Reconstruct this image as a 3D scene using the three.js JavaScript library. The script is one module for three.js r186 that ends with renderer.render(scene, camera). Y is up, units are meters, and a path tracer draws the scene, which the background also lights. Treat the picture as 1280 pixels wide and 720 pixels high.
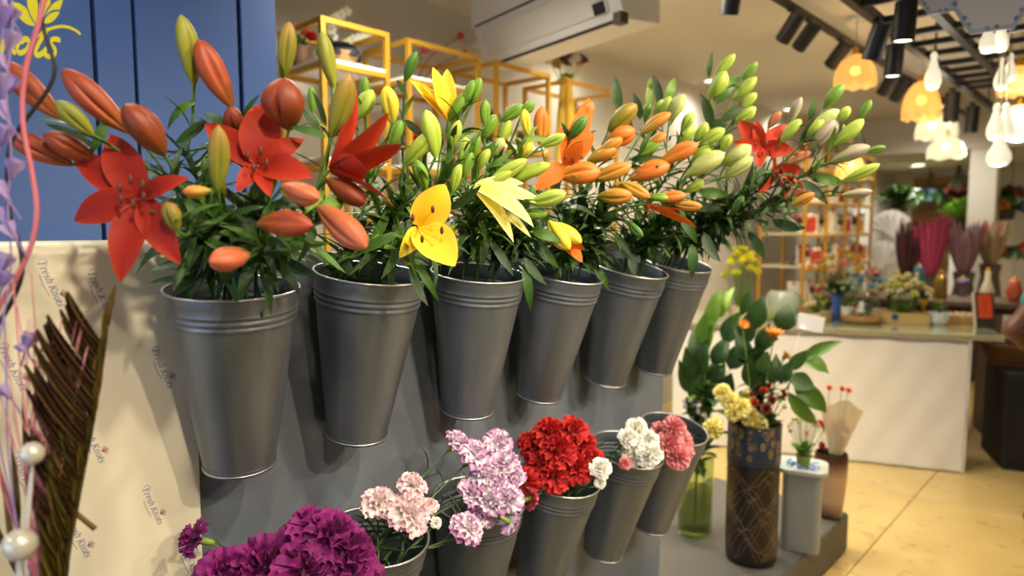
import * as THREE from 'three';
import { mergeGeometries, mergeVertices, toCreasedNormals } from 'three/addons/utils/BufferGeometryUtils.js';
import { RoundedBoxGeometry } from 'three/addons/geometries/RoundedBoxGeometry.js';
import { RectAreaLightUniformsLib } from 'three/addons/lights/RectAreaLightUniformsLib.js';
import { MarchingCubes } from 'three/addons/objects/MarchingCubes.js';
RectAreaLightUniformsLib.init();

// ---------------------------------------------------------------- camera
const FOCAL = 850, HEADING = 43 * Math.PI / 180, PITCH = Math.atan(75 / 850), EYE = 1.555;
const scene = new THREE.Scene();
const camera = new THREE.PerspectiveCamera(2 * Math.atan(360 / FOCAL) * 180 / Math.PI, 1280 / 720, 0.05, 60);
camera.position.set(0, EYE, 0);
const FWD = new THREE.Vector3(Math.cos(HEADING) * Math.cos(PITCH), -Math.sin(PITCH), -Math.sin(HEADING) * Math.cos(PITCH));
camera.lookAt(camera.position.clone().add(FWD));
camera.focus = 1.3;
camera.userData.fStop = 2.2;
camera.updateMatrixWorld(true);
const CAM_R = new THREE.Vector3(Math.sin(HEADING), 0, Math.cos(HEADING));
const CAM_U = new THREE.Vector3().crossVectors(CAM_R, FWD).normalize();
const V = (x, y, z) => new THREE.Vector3(x, y, z);
// a pixel is a direction; the distance always comes from what the thing touches
const ray = (x, y) => FWD.clone().addScaledVector(CAM_R, (x - 640) / FOCAL).addScaledVector(CAM_U, (360 - y) / FOCAL);
const at = (x, y, t) => camera.position.clone().addScaledVector(ray(x, y), t);
const onZ = (x, y, z) => { const d = ray(x, y); return at(x, y, z / d.z); };
const onX = (x, y, v) => { const d = ray(x, y); return at(x, y, v / d.x); };
const onY = (x, y, h) => { const d = ray(x, y); return at(x, y, (h - EYE) / d.y); };

// ---------------------------------------------------------------- renderer, sky outside the shop window
const renderer = new THREE.WebGLRenderer({ antialias: true });
renderer.toneMapping = THREE.LinearToneMapping;
renderer.toneMappingExposure = 1.0;
renderer.shadowMap.enabled = true;
scene.background = new THREE.Color().setRGB(1.3, 1.85, 2.9);

// ---------------------------------------------------------------- helpers
let seed = 20240611;
const rnd = () => { seed = (seed * 1664525 + 1013904223) >>> 0; return seed / 4294967296; };
const rr = (a, b) => a + (b - a) * rnd();
const taken = {};
function numbered(n) { const k = taken[n] = (taken[n] ?? -1) + 1; return k ? `${n}_${String(k).padStart(3, '0')}` : n; }
function tag(o, label, category, group, kind) {
  o.userData.label = label; o.userData.category = category;
  if (group) o.userData.group = group;
  if (kind) o.userData.kind = kind;
  return o;
}
function shade(m) { m.castShadow = true; m.receiveShadow = true; return m; }
function thing(name, label, category, pos = V(0, 0, 0), group) {
  const g = new THREE.Group(); g.name = numbered(name); g.position.copy(pos); scene.add(g);
  return tag(g, label, category, group);
}
function part(name, geo, mat, parent) { const m = shade(new THREE.Mesh(geo, mat)); m.name = name; parent.add(m); return m; }
function solo(name, geo, mat, label, category, group) { const m = shade(new THREE.Mesh(geo, mat)); m.name = numbered(name); scene.add(m); return tag(m, label, category, group); }
function struct(name, geo, mat) { const m = shade(new THREE.Mesh(geo, mat)); m.name = numbered(name); m.userData.kind = 'structure'; scene.add(m); return m; }
const toLocal = (g, p) => p.clone().sub(g.position);
const box = (w, h, d, x = 0, y = 0, z = 0) => new THREE.BoxGeometry(w, h, d).translate(x, y, z);
const rbox = (w, h, d, r = 0.004, x = 0, y = 0, z = 0, s = 2) => new RoundedBoxGeometry(w, h, d, s, Math.min(r, w / 2.01, h / 2.01, d / 2.01)).translate(x, y, z);
const slabBetween = (x0, x1, y0, y1, z0, z1) => box(x1 - x0, y1 - y0, z1 - z0, (x0 + x1) / 2, (y0 + y1) / 2, (z0 + z1) / 2);
const cyl = (r0, r1, h, n = 20, x = 0, y = 0, z = 0) => new THREE.CylinderGeometry(r1, r0, h, n).translate(x, y + h / 2, z);
const lathe = (pts, n = 32) => new THREE.LatheGeometry(pts.map(([r, y]) => new THREE.Vector2(r, y)), n);
const join = (list) => mergeGeometries(list.map((g) => (g.index ? g.toNonIndexed() : g)).map((g) => { for (const k of Object.keys(g.attributes)) if (!['position', 'normal', 'uv'].includes(k)) g.deleteAttribute(k); return g; }));
// a round bar along a list of points, radius r(t)
function sweep(pts, r, sides = 6, steps = 0) {
  const c = pts.length > 2 ? new THREE.CatmullRomCurve3(pts, false, 'centripetal') : new THREE.LineCurve3(pts[0], pts[1]);
  const n = steps || (pts.length > 2 ? pts.length * 4 : 1), rad = typeof r === 'function' ? r : () => r;
  const fr = c.computeFrenetFrames(n, false), P = [], I = [], UVs = [];
  for (let i = 0; i <= n; i++) {
    const p = c.getPointAt(i / n), q = rad(i / n);
    for (let k = 0; k <= sides; k++) {
      const a = k / sides * Math.PI * 2, u = fr.normals[i], w = fr.binormals[i];
      P.push(p.x + q * (Math.cos(a) * u.x + Math.sin(a) * w.x), p.y + q * (Math.cos(a) * u.y + Math.sin(a) * w.y), p.z + q * (Math.cos(a) * u.z + Math.sin(a) * w.z));
      UVs.push(k / sides, i / n);
    }
  }
  const S = sides + 1;
  for (let i = 0; i < n; i++) for (let k = 0; k < sides; k++) { const a = i * S + k, b = a + S; I.push(a, a + 1, b, b, a + 1, b + 1); }
  for (const [row, flip] of [[0, 1], [n, 0]]) for (let k = 1; k < sides - 1; k++) { const a = row * S; flip ? I.push(a, a + k + 1, a + k) : I.push(a, a + k, a + k + 1); }
  const g = new THREE.BufferGeometry();
  g.setAttribute('position', new THREE.Float32BufferAttribute(P, 3)); g.setAttribute('uv', new THREE.Float32BufferAttribute(UVs, 2)); g.setIndex(I); g.computeVertexNormals();
  return g;
}
// a petal or leaf blade along a bent mid-line: p0 root, p1 control, p2 tip, hint = the way its upper face looks
function blade(p0, p1, p2, hint, W, { segs = 8, cross = 4, shape, cup = 0, fold = 0, wave = 0, waves = 3, color, phase = 0 } = {}) {
  const prof = shape ?? ((t) => Math.sin(Math.PI * Math.pow(t, 0.75)) * (1 - 0.1 * t) + 0.02);
  const P = [], UVs = [], I = [], C = [];
  for (let i = 0; i <= segs; i++) {
    const t = i / segs, a = (1 - t) * (1 - t), b = 2 * t * (1 - t), c = t * t;
    const p = V(a * p0.x + b * p1.x + c * p2.x, a * p0.y + b * p1.y + c * p2.y, a * p0.z + b * p1.z + c * p2.z);
    const tan = p1.clone().sub(p0).multiplyScalar(1 - t).addScaledVector(p2.clone().sub(p1), t).normalize();
    const side = new THREE.Vector3().crossVectors(tan, hint).normalize(), nor = new THREE.Vector3().crossVectors(side, tan);
    const w = W * prof(t) / 2;
    for (let k = 0; k <= cross; k++) {
      const s = k / cross * 2 - 1;
      const off = cup * s * s * w + fold * Math.abs(s) * w + wave * W * Math.sin(t * waves * Math.PI * 2 + phase + (s > 0 ? 1.3 : 0)) * s * s * Math.min(1, 4 * t * (1 - t) + 0.2);
      P.push(p.x + side.x * s * w + nor.x * off, p.y + side.y * s * w + nor.y * off, p.z + side.z * s * w + nor.z * off);
      UVs.push(k / cross, t);
      if (color) C.push(...color(t, s));
    }
  }
  const S = cross + 1;
  for (let i = 0; i < segs; i++) for (let k = 0; k < cross; k++) { const a = i * S + k, b = a + S; I.push(a, a + 1, b, b, a + 1, b + 1); }
  const g = new THREE.BufferGeometry();
  g.setAttribute('position', new THREE.Float32BufferAttribute(P, 3)); g.setAttribute('uv', new THREE.Float32BufferAttribute(UVs, 2));
  if (color) g.setAttribute('color', new THREE.Float32BufferAttribute(C, 3));
  g.setIndex(I); g.computeVertexNormals();
  return g;
}
const YUP = V(0, 1, 0);
function aim(m, base, dir, twist = 0, s = 1) {      // local +Y along dir
  const d = dir.clone().normalize();
  m.position.copy(base); m.quaternion.setFromUnitVectors(YUP, d);
  if (twist) m.quaternion.premultiply(new THREE.Quaternion().setFromAxisAngle(d, twist));
  if (typeof s === 'number') m.scale.setScalar(s); else m.scale.copy(s);
  return m;
}
const _b = new THREE.Matrix4();
function pose(m, base, dir, face, s) {               // local +Y along dir, local +Z as near to face as it can
  const y = dir.clone().normalize(), x = new THREE.Vector3().crossVectors(y, face);
  if (x.lengthSq() < 1e-6) x.crossVectors(y, V(0.3, 0.5, 0.8)); x.normalize();
  const z = new THREE.Vector3().crossVectors(x, y);
  m.quaternion.setFromRotationMatrix(_b.makeBasis(x, y, z)); m.position.copy(base);
  if (typeof s === 'number') m.scale.setScalar(s); else m.scale.copy(s);
  return m;
}
const lin = (hex) => new THREE.Color(hex);          // hex is sRGB, stored linear
const rgb = (hex) => { const c = lin(hex); return [c.r, c.g, c.b]; };
const mix = (a, b, t) => a.map((v, i) => v + (b[i] - v) * Math.max(0, Math.min(1, t)));
// ---------------------------------------------------------------- computed textures
function hash2(x, y, s) { let h = (x * 374761393 + y * 668265263 + s * 974711) | 0; h = Math.imul(h ^ (h >>> 13), 1274126177); return ((h ^ (h >>> 16)) >>> 0) / 4294967296; }
function vnoise(x, y, px, py, s) {
  const xi = Math.floor(x), yi = Math.floor(y), fx = x - xi, fy = y - yi, u = fx * fx * (3 - 2 * fx), w = fy * fy * (3 - 2 * fy);
  const m = (a, p) => ((a % p) + p) % p;
  const a = hash2(m(xi, px), m(yi, py), s), b = hash2(m(xi + 1, px), m(yi, py), s), c = hash2(m(xi, px), m(yi + 1, py), s), d = hash2(m(xi + 1, px), m(yi + 1, py), s);
  return a + (b - a) * u + (c - a) * w + (a - b - c + d) * u * w;
}
function noiseTex(size, f, srgb, rx = 1, ry = 1) {     // f(u, v) -> [r, g, b] 0..1
  const d = new Uint8Array(size * size * 4);
  for (let j = 0; j < size; j++) for (let i = 0; i < size; i++) { const c = f(i / size, j / size), k = (j * size + i) * 4; for (let q = 0; q < 3; q++) d[k + q] = Math.max(0, Math.min(255, c[q] * 255)); d[k + 3] = 255; }
  const t = new THREE.DataTexture(d, size, size); t.magFilter = THREE.LinearFilter; t.minFilter = THREE.LinearMipmapLinearFilter; t.generateMipmaps = true;
  t.wrapS = t.wrapT = THREE.RepeatWrapping; t.repeat.set(rx, ry); if (srgb) t.colorSpace = THREE.SRGBColorSpace; t.needsUpdate = true; return t;
}
const fbm = (u, v, f, s, o = 4, ax = 1, ay = 1) => { let a = 0, w = 0.5, n = 0; for (let k = 0; k < o; k++) { const q = f << k; a += w * vnoise(u * q * ax, v * q * ay, q * ax, q * ay, s + k); n += w; w /= 2; } return a / n; };
const grey = (v) => [v, v, v];
// ---------------------------------------------------------------- materials
const std = (hex, rough = 0.6, metal = 0, extra = {}) => new THREE.MeshStandardMaterial({ color: hex, roughness: rough, metalness: metal, side: THREE.DoubleSide, ...extra });
const phys = (hex, rough, o = {}) => new THREE.MeshPhysicalMaterial({ color: hex, roughness: rough, side: THREE.DoubleSide, ...o });
const zincCol = noiseTex(256, (u, v) => { const a = fbm(u, v, 6, 3, 4, 3, 1), b = fbm(u, v, 5, 9, 3); return grey(0.78 + 0.20 * (a - 0.5) + 0.14 * (b - 0.5)); }, true);
const zincRough = noiseTex(256, (u, v) => grey(0.44 + 0.30 * (fbm(u, v, 7, 21, 4, 2, 1) - 0.5)), false);
const zincBump = noiseTex(256, (u, v) => grey(fbm(u, v, 4, 31, 3, 3, 1)), false);
const plasterBump = noiseTex(256, (u, v) => grey(fbm(u, v, 8, 41, 5)), false, 2, 2);
const plasterCol = noiseTex(256, (u, v) => grey(0.93 + 0.08 * (fbm(u, v, 4, 45, 4) - 0.5)), true, 2, 2);
const M = {
  zinc: new THREE.MeshStandardMaterial({ color: 0x929aa3, map: zincCol, roughness: 1, roughnessMap: zincRough, metalness: 0.72, bumpMap: zincBump, bumpScale: 0.0012, side: THREE.DoubleSide }),
  zincRim: std(0xb9bbbb, 0.34, 0.85),
  panel: new THREE.MeshStandardMaterial({ color: 0x88909b, map: zincCol, roughness: 1, roughnessMap: zincRough, metalness: 0.2, side: THREE.DoubleSide }),
  wall: std(0xd9d2c2, 0.85, 0, { bumpMap: plasterBump, bumpScale: 0.0006, map: plasterCol }),
  ceil: std(0xd8d0bd, 0.75, 0, { map: plasterCol }),
  white: std(0xe9e7e0, 0.55), gold: std(0xd9a62c, 0.32, 0.75), goldPaint: std(0xc4922a, 0.42, 0.35),
  black: std(0x141312, 0.45, 0.1), blackMatte: std(0x1c1a18, 0.8), platform: std(0x56534d, 0.55),
  glass: phys(0xffffff, 0.03, { transmission: 1, thickness: 0, ior: 1.45 }),
  stem: std(0x4f7a2a, 0.55), stemDark: std(0x2f4d1f, 0.6),
};
// ---------------------------------------------------------------- the shop shell
const WZ = -3.05, CEIL = 2.82, X0 = -2.6, X1 = 12.4, ZR = 3.6;
struct('floor', slabBetween(X0 - 0.2, X1 + 0.2, -0.16, -0.012, WZ - 0.2, ZR + 0.2), std(0x8b7748, 0.6));
{ // large polished floor tiles with thin joints
  const floor = scene.getObjectByName('floor');
  const tone = noiseTex(256, (u, v) => { const n = fbm(u, v, 5, 61, 4), s = fbm(u, v, 20, 66, 2) > 0.77 ? -0.07 : 0; return [0.79 + 0.10 * (n - 0.5) + s, 0.69 + 0.10 * (n - 0.5) + s, 0.45 + 0.08 * (n - 0.5) + s]; }, true);
  const mats = [0xffffff, 0xf6f3ea, 0xfffaf0].map((c) => std(c, 0.3, 0, { map: tone }));
  const T = 1.2, g = rbox(T - 0.004, 0.012, T - 0.004, 0.002, 0, 0, 0, 1);
  for (let i = 0; i < 12; i++) for (let j = 0; j < 6; j++) { const m = part('tile', g, mats[(i * 5 + j * 3) % 3], floor); m.position.set(X0 + 0.41 + i * T, -0.006, WZ + 0.35 + j * T); if ((i + j) % 2) m.rotation.y = Math.PI / 2; }
}
struct('ceiling', slabBetween(X0 - 0.2, X1 + 0.2, CEIL, CEIL + 0.15, WZ - 0.2, ZR + 0.2), M.ceil);
struct('wall_left', slabBetween(X0 - 0.2, X1 + 0.2, 0, CEIL, WZ - 0.15, WZ), M.wall);
struct('wall_right', slabBetween(X0 - 0.2, X1 + 0.2, 0, CEIL, ZR, ZR + 0.15), M.wall);
struct('wall_far', slabBetween(X1, X1 + 0.15, 0, CEIL, WZ, ZR), M.wall);
{ // street side behind the photographer: a wall with one shop window and its glass
  const w = [slabBetween(X0 - 0.15, X0, 0, 0.5, WZ, ZR), slabBetween(X0 - 0.15, X0, 2.3, CEIL, WZ, ZR), slabBetween(X0 - 0.15, X0, 0.5, 2.3, WZ, -2.4), slabBetween(X0 - 0.15, X0, 0.5, 2.3, 1.2, ZR)];
  struct('wall_street', join(w), M.wall);
  const win = struct('window_1', join([slabBetween(X0 - 0.1, X0 - 0.04, 0.5, 0.56, -2.4, 1.2), slabBetween(X0 - 0.1, X0 - 0.04, 2.24, 2.3, -2.4, 1.2), slabBetween(X0 - 0.1, X0 - 0.04, 0.56, 2.24, -2.4, -2.34), slabBetween(X0 - 0.1, X0 - 0.04, 0.56, 2.24, 1.14, 1.2), slabBetween(X0 - 0.1, X0 - 0.04, 0.56, 2.24, -0.63, -0.57)]), M.black);
  part('pane', slabBetween(X0 - 0.075, X0 - 0.065, 0.56, 2.24, -2.34, -0.63), M.glass, win);
  part('pane', slabBetween(X0 - 0.075, X0 - 0.065, 0.56, 2.24, -0.57, 1.14), M.glass, win);
}
// ---------------------------------------------------------------- lamps
const WARM = new THREE.Color().setRGB(1.0, 0.86, 0.65), WARMER = new THREE.Color().setRGB(1.0, 0.72, 0.38), NEUTRAL = new THREE.Color().setRGB(1.0, 0.94, 0.83);
const glow = (c, k) => new THREE.MeshStandardMaterial({ color: 0xffffff, emissive: c, emissiveIntensity: k, roughness: 0.4, side: THREE.DoubleSide });
const lensGlow = glow(NEUTRAL, 6), diskGlow = glow(NEUTRAL, 4);
function spotlight(top, dir, r, len, label, { power = 0, angle = 0.6, group, drop = 0.08, color = WARM, size = 2 } = {}) {
  // a black tube spot: stalk on the track at `top`, tube pointing along dir
  const g = thing('track_spotlight', label, 'spotlight', top, group);
  part('bracket', cyl(0.008, 0.008, drop, 8, 0, -drop, 0), M.black, g);
  part('adapter', rbox(0.07, 0.02, 0.03, 0.004, 0, 0, 0, 1), M.black, g);
  const d = dir.clone().normalize(), piv = V(0, -drop, 0);
  const body = part('tube', lathe([[0.0, -len * 0.45], [r * 0.92, -len * 0.45], [r, -len * 0.43], [r, len * 0.5], [r * 0.95, len * 0.52], [r * 0.86, len * 0.52], [r * 0.84, len * 0.4]], 20), M.black, g);
  aim(body, piv, d);
  const lens = part('lens', new THREE.CircleGeometry(r * 0.84, 20).rotateX(-Math.PI / 2).translate(0, len * 0.485, 0), power ? lensGlow : glow(NEUTRAL, 3), g); aim(lens, piv, d);
  if (power) {
    const L = new THREE.SpotLight(color, power, 0, angle, 0.7, 2); L.castShadow = true; L.shadow.radius = size; L.shadow.mapSize.set(1024, 1024);
    L.position.copy(piv).addScaledVector(d, len * 0.56); L.target.position.copy(piv).addScaledVector(d, len + 2); g.add(L, L.target);
  }
  return g;
}
// track over the aisle in front of the flower stand (out of frame): the key light on the flowers
const trackA = thing('lighting_track', 'black lighting track along the ceiling over the flower stand', 'track', V(0.9, CEIL - 0.06, 0.05));
part('rail', box(4.6, 0.03, 0.035), M.black, trackA); for (const x of [-1.8, 0, 1.8]) part('hanger', cyl(0.006, 0.006, 0.05, 8, x, 0.01, 0), M.black, trackA);
for (const [x, tx, ty, tz, p] of [[0.15, 0.45, 1.35, -1.15, 5], [0.95, 1.0, 1.5, -1.1, 6.5], [1.75, 1.6, 1.4, -1.1, 6.5], [2.6, 2.2, 1.45, -1.05, 5.5]])
  spotlight(V(x, CEIL - 0.08, 0.05), V(tx - x, ty - CEIL + 0.2, tz - 0.05), 0.042, 0.18, 'black tube spotlight on the track over the flower stand', { power: p, angle: 0.62, group: 'spotlights over the flower stand' });
// second track farther out over the aisle: lower light that reaches the panel and the lower row
const trackC = thing('lighting_track', 'black lighting track over the middle of the aisle behind the photographer', 'track', V(0.9, CEIL - 0.06, 1.35));
part('rail', box(4.6, 0.03, 0.035), M.black, trackC); for (const x of [-1.8, 0, 1.8]) part('hanger', cyl(0.006, 0.006, 0.05, 8, x, 0.01, 0), M.black, trackC);
for (const [x, tx, p] of [[0.1, 0.8, 3.8], [1.1, 1.15, 9.5], [2.1, 1.75, 10], [3.0, 2.4, 9]])
  spotlight(V(x, CEIL - 0.08, 1.35), V(tx - x, 1.1 - CEIL + 0.2, -1.2 - 1.35), 0.042, 0.18, 'black tube spotlight on the track over the middle of the aisle', { power: p, angle: 0.5, group: 'spotlights over the middle of the aisle' });
// round recessed downlights: a few real ones, the rest added as fill light
function downlight(x, z, power, r = 0.075, y = CEIL) {
  const g = thing('downlight', 'round recessed downlight glowing in the ceiling', 'downlight', V(x, y, z), 'recessed ceiling downlights');
  part('trim_ring', lathe([[r, -0.012], [r * 1.18, -0.01], [r * 1.2, 0.0], [r, 0.0]], 28), M.white, g);
  part('diffuser', new THREE.CircleGeometry(r, 28).rotateX(Math.PI / 2).translate(0, -0.006, 0), diskGlow, g);
  const L = new THREE.SpotLight(NEUTRAL, power, 0, 1.4, 0.9, 2); L.castShadow = true; L.shadow.radius = 4; L.position.set(0, -0.03, 0); L.target.position.set(0, -2, 0); g.add(L, L.target);
}
{ const p = onY(742, 44, CEIL); downlight(p.x, p.z, 2.5); }
{ const p = onY(1149, 205, 2.42); downlight(p.x, p.z, 6, 0.09, 2.42); }
for (const [x, z] of [[10.6, 1.2], [10.8, -2.4]]) downlight(x, z, 6, 0.09, 2.42);  // added lamps under the soffit, only to brighten the far end
for (const [x, z] of [[0.2, 1.6], [2.2, 1.6], [3.7, 2.5], [6.4, 2.9], [8.4, 2.3], [8.3, -1.7], [-1.5, -1.6], [-1.4, 1.4], [0.4, -1.75], [1.75, -2.1], [2.95, -1.9]]) downlight(x, z, x > 6 ? 7 : x > 3.5 ? 4 : z < -1.6 && x > 1 ? 13 : z < -1.6 && x > 0 ? 3.5 : 4.5);  // added downlights: general fill, stronger ones washing the wall behind the shelves
for (const [px, py] of [[888, 100], [985, 136]]) { const p = onY(px, py, CEIL); downlight(p.x, p.z, 3, 0.05); }
// ---------------------------------------------------------------- the tiered flower stand
const PZ = -1.245, PTOP = 1.505, PX1 = onZ(827, 600, PZ).x, PLAT = 0.19;
const platEnd = onY(1062, 640, PLAT);
{
  const g = thing('flower_stand', 'grey metal flower stand with an upright back panel carrying two rows of buckets', 'display stand', V(0, 0, 0));
  part('back_panel', rbox(PX1 + 0.9, PTOP - PLAT, 0.03, 0.006, (PX1 - 0.9) / 2, (PTOP + PLAT) / 2, PZ - 0.015), M.panel, g);
  for (const x of [-0.7, 0.75, PX1 - 0.1]) part('rear_brace', sweep([V(x, PTOP - 0.2, PZ - 0.03), V(x, PLAT, PZ - 0.5)], 0.014, 8), M.zinc, g);
}
solo('plinth', rbox(platEnd.x + 1.0, PLAT, 0.72, 0.02, (platEnd.x - 1.0) / 2, PLAT / 2, platEnd.z - 0.36), M.platform, 'long dark grey plinth on the floor carrying the flower stand and tall vases', 'plinth');
// ---------------------------------------------------------------- zinc buckets
const BH = 0.35, BR = 0.109, BB = 0.060;
const rAt = (y) => BB + (BR - BB) * y / BH;
const wallPts = [[0, 0.012], [BB - 0.004, 0.012], [BB - 0.002, 0.0], [BB + 0.002, 0.0], [rAt(0.012) + 0.001, 0.012]];
for (let k = 0; k <= 8; k++) wallPts.push([rAt(0.012 + k * 0.034), 0.012 + k * 0.034]);
for (let j = 0; j < 3; j++) { const y = 0.287 + j * 0.0115; wallPts.push([rAt(y), y], [rAt(y + 0.003) + 0.0022, y + 0.0035], [rAt(y + 0.006) + 0.0024, y + 0.006], [rAt(y + 0.009), y + 0.0095]); }
wallPts.push([rAt(0.33), 0.33], [rAt(BH - 0.004), BH - 0.004]);
const inner = wallPts.slice(5).reverse().map(([r, y]) => [r - 0.0022, y]); inner.push([BB - 0.003, 0.02], [0, 0.02]);
const bucketGeo = lathe([...wallPts, ...inner], 56);
const rimGeo = new THREE.TorusGeometry(BR - 0.0005, 0.0026, 8, 64).rotateX(Math.PI / 2).translate(0, BH - 0.002, 0);
const footGeo = new THREE.TorusGeometry(BB + 0.0015, 0.0018, 8, 48).rotateX(Math.PI / 2).translate(0, 0.004, 0);
const hookGeo = join([box(0.05, 0.006, 0.05, 0, 0.315, -BR - 0.012), box(0.05, 0.06, 0.006, 0, 0.29, -BR - 0.035)]);
const bucketBase = [[300, 580], [446, 543], [584, 513], [673, 494], [756, 475], [817, 461]], bucketRim = [[291, 358], [463, 340], [598, 340], [702, 340], [788, 334], [847, 328]];
const bunchWord = ['red-orange lilies', 'yellow lilies with green buds', 'yellow and lime lily buds', 'orange lilies', 'pale green lily buds', 'tall mixed red and green lilies'];
const carnWord = ['deep purple carnations', 'white carnations edged in pink', 'purple and white carnations', 'red carnations', 'white carnations', 'salmon pink carnations'];
const BUCKETS = [[], []];
for (let row = 0; row < 2; row++) for (let i = 0; i < 6; i++) {
  const B = onZ(bucketBase[i][0], bucketBase[i][1], -1.17), d = ray(...bucketRim[i]);
  // rim centre on the rim's ray, the bucket leaning out about 11 degrees towards the aisle
  const o = camera.position.clone().sub(B), a = d.dot(d), b = 2 * o.dot(d), tm = -b / (2 * a), h = at(...bucketRim[i], tm).distanceTo(B) * 1.02, c = o.dot(o) - h * h;
  const T = at(...bucketRim[i], (-b - Math.sqrt(Math.max(0, b * b - 4 * a * c))) / (2 * a)), ax = T.clone().sub(B).normalize(), hs = h / BH;
  if (row) B.y -= 0.535;
  const label = row ? `zinc bucket holding ${carnWord[i]} in the lower row` : `tall zinc bucket holding ${bunchWord[i]} in the upper row`;
  const g = thing('zinc_bucket', label, 'bucket', B, row ? 'zinc buckets in the lower row' : 'zinc buckets in the upper row');
  pose(g, B, ax, V(0, 0, 1), V(1, hs, 1));
  const body = part('body', bucketGeo, M.zinc, g); body.rotation.y = i * 1.1 + row * 2; part('rim', rimGeo, M.zincRim, g); part('foot_ring', footGeo, M.zincRim, g); part('hanging_hook', hookGeo, M.zinc, g);
  part('water', new THREE.CircleGeometry(rAt(0.12) - 0.003, 32).rotateX(-Math.PI / 2).translate(0, 0.12, 0), M.water ??= phys(0x6b7a66, 0.08, {}), g);
  g.updateMatrixWorld(true);
  BUCKETS[row].push({ g, ax, B, h, mouth: B.clone().addScaledVector(ax, h), right: V(1, 0, 0), out: V(0, 0, 1) });
}
// ---------------------------------------------------------------- flowers: shared shapes
const petalMat = new THREE.MeshPhysicalMaterial({ color: 0xffffff, vertexColors: true, roughness: 0.62, specularIntensity: 0.5, side: THREE.DoubleSide, transmission: 0.22, thickness: 0 });
const budMat = std(0xffffff, 0.52, 0, { vertexColors: true });
const carnMat = new THREE.MeshPhysicalMaterial({ color: 0xffffff, vertexColors: true, roughness: 0.75, side: THREE.DoubleSide, transmission: 0.12, thickness: 0 });
const veinBump = noiseTex(128, (u, v) => grey(0.5 + 0.5 * Math.cos(u * Math.PI * 14) * 0.6 + 0.3 * (fbm(u, v, 8, 71, 3) - 0.5)), false);
const leafMats = [0x315414, 0x3c6419, 0x264616, 0x4c7620, 0x2d4c1a].map((c) => new THREE.MeshPhysicalMaterial({ color: c, roughness: 0.42, side: THREE.DoubleSide, transmission: 0.15, thickness: 0, bumpMap: veinBump, bumpScale: 0.0008 }));
const limeLeafMats = [0x6d9426, 0x83a834, 0x5c8526].map((c) => new THREE.MeshPhysicalMaterial({ color: c, roughness: 0.45, side: THREE.DoubleSide, transmission: 0.2, thickness: 0, bumpMap: veinBump, bumpScale: 0.0008 }));
const lanceo = (t) => Math.pow(Math.sin(Math.PI * Math.min(1, Math.pow(t, 0.8))), 0.8) * (1 - 0.15 * t) + 0.02;
const leafGeos = [[-0.10, 0.10], [-0.28, 0.16], [0.06, 0.04], [-0.5, 0.24], [-0.2, -0.05]].map(([z2, z1], i) => blade(V(0, 0, 0), V(0.04 * (i % 3 - 1), 0.55, z1), V(0.08 * ((i + 1) % 3 - 1), 0.96, z2), V(0, 0, 1), 0.2, { segs: 7, cross: 2, shape: lanceo, fold: 0.35, wave: 0.03 }));
const broadGeos = [[-0.12, 0.1], [-0.35, 0.2], [0.05, 0.05]].map(([z2, z1], i) => blade(V(0, 0, 0), V(0.05 * (i - 1), 0.55, z1), V(0.03, 0.98, z2), V(0, 0, 1), 0.46, { segs: 8, cross: 4, shape: (t) => Math.pow(Math.sin(Math.PI * Math.min(1, Math.pow(t, 0.72))), 1.05) + 0.015, fold: 0.18, cup: 0.1, wave: 0.02 }));
const K = {   // bud colours: root, middle, tip, ridge
  orange: ['#a06428', '#b04c1e', '#a03c18', '#7c3414'], brick: ['#805222', '#94401a', '#8c3616', '#642a10'], olive: ['#8f9a2c', '#8f8a28', '#a06a24', '#6f7a20'], oliveTall: ['#a3a332', '#97962a', '#8d8a2c', '#6e7a24'],
  green: ['#6f9a2c', '#7fa633', '#6c9430', '#557f22'], deep: ['#3f6b22', '#4a7a26', '#547f2c', '#315a1a'], lime: ['#9dbb3c', '#aec244', '#b6c656', '#86a833'], pale: ['#b4c45c', '#c2cc78', '#d0d490', '#9db04c'],
  yellow: ['#c9cc3c', '#e8d23a', '#ecd744', '#cdb52a'], amber: ['#a3a030', '#c48d28', '#d2732a', '#8f8226'], tangerine: ['#c9a02e', '#d9832a', '#dc6a22', '#c06a1e'], salmon: ['#b98a4a', '#c4663c', '#cf7048', '#a4522e'], mauve: ['#a6b060', '#b5a680', '#a08a8c', '#8f8f68'], rose: ['#c0a860', '#c27a52', '#b8543e', '#b08850'],
};
const budGeoOf = {};
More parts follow.
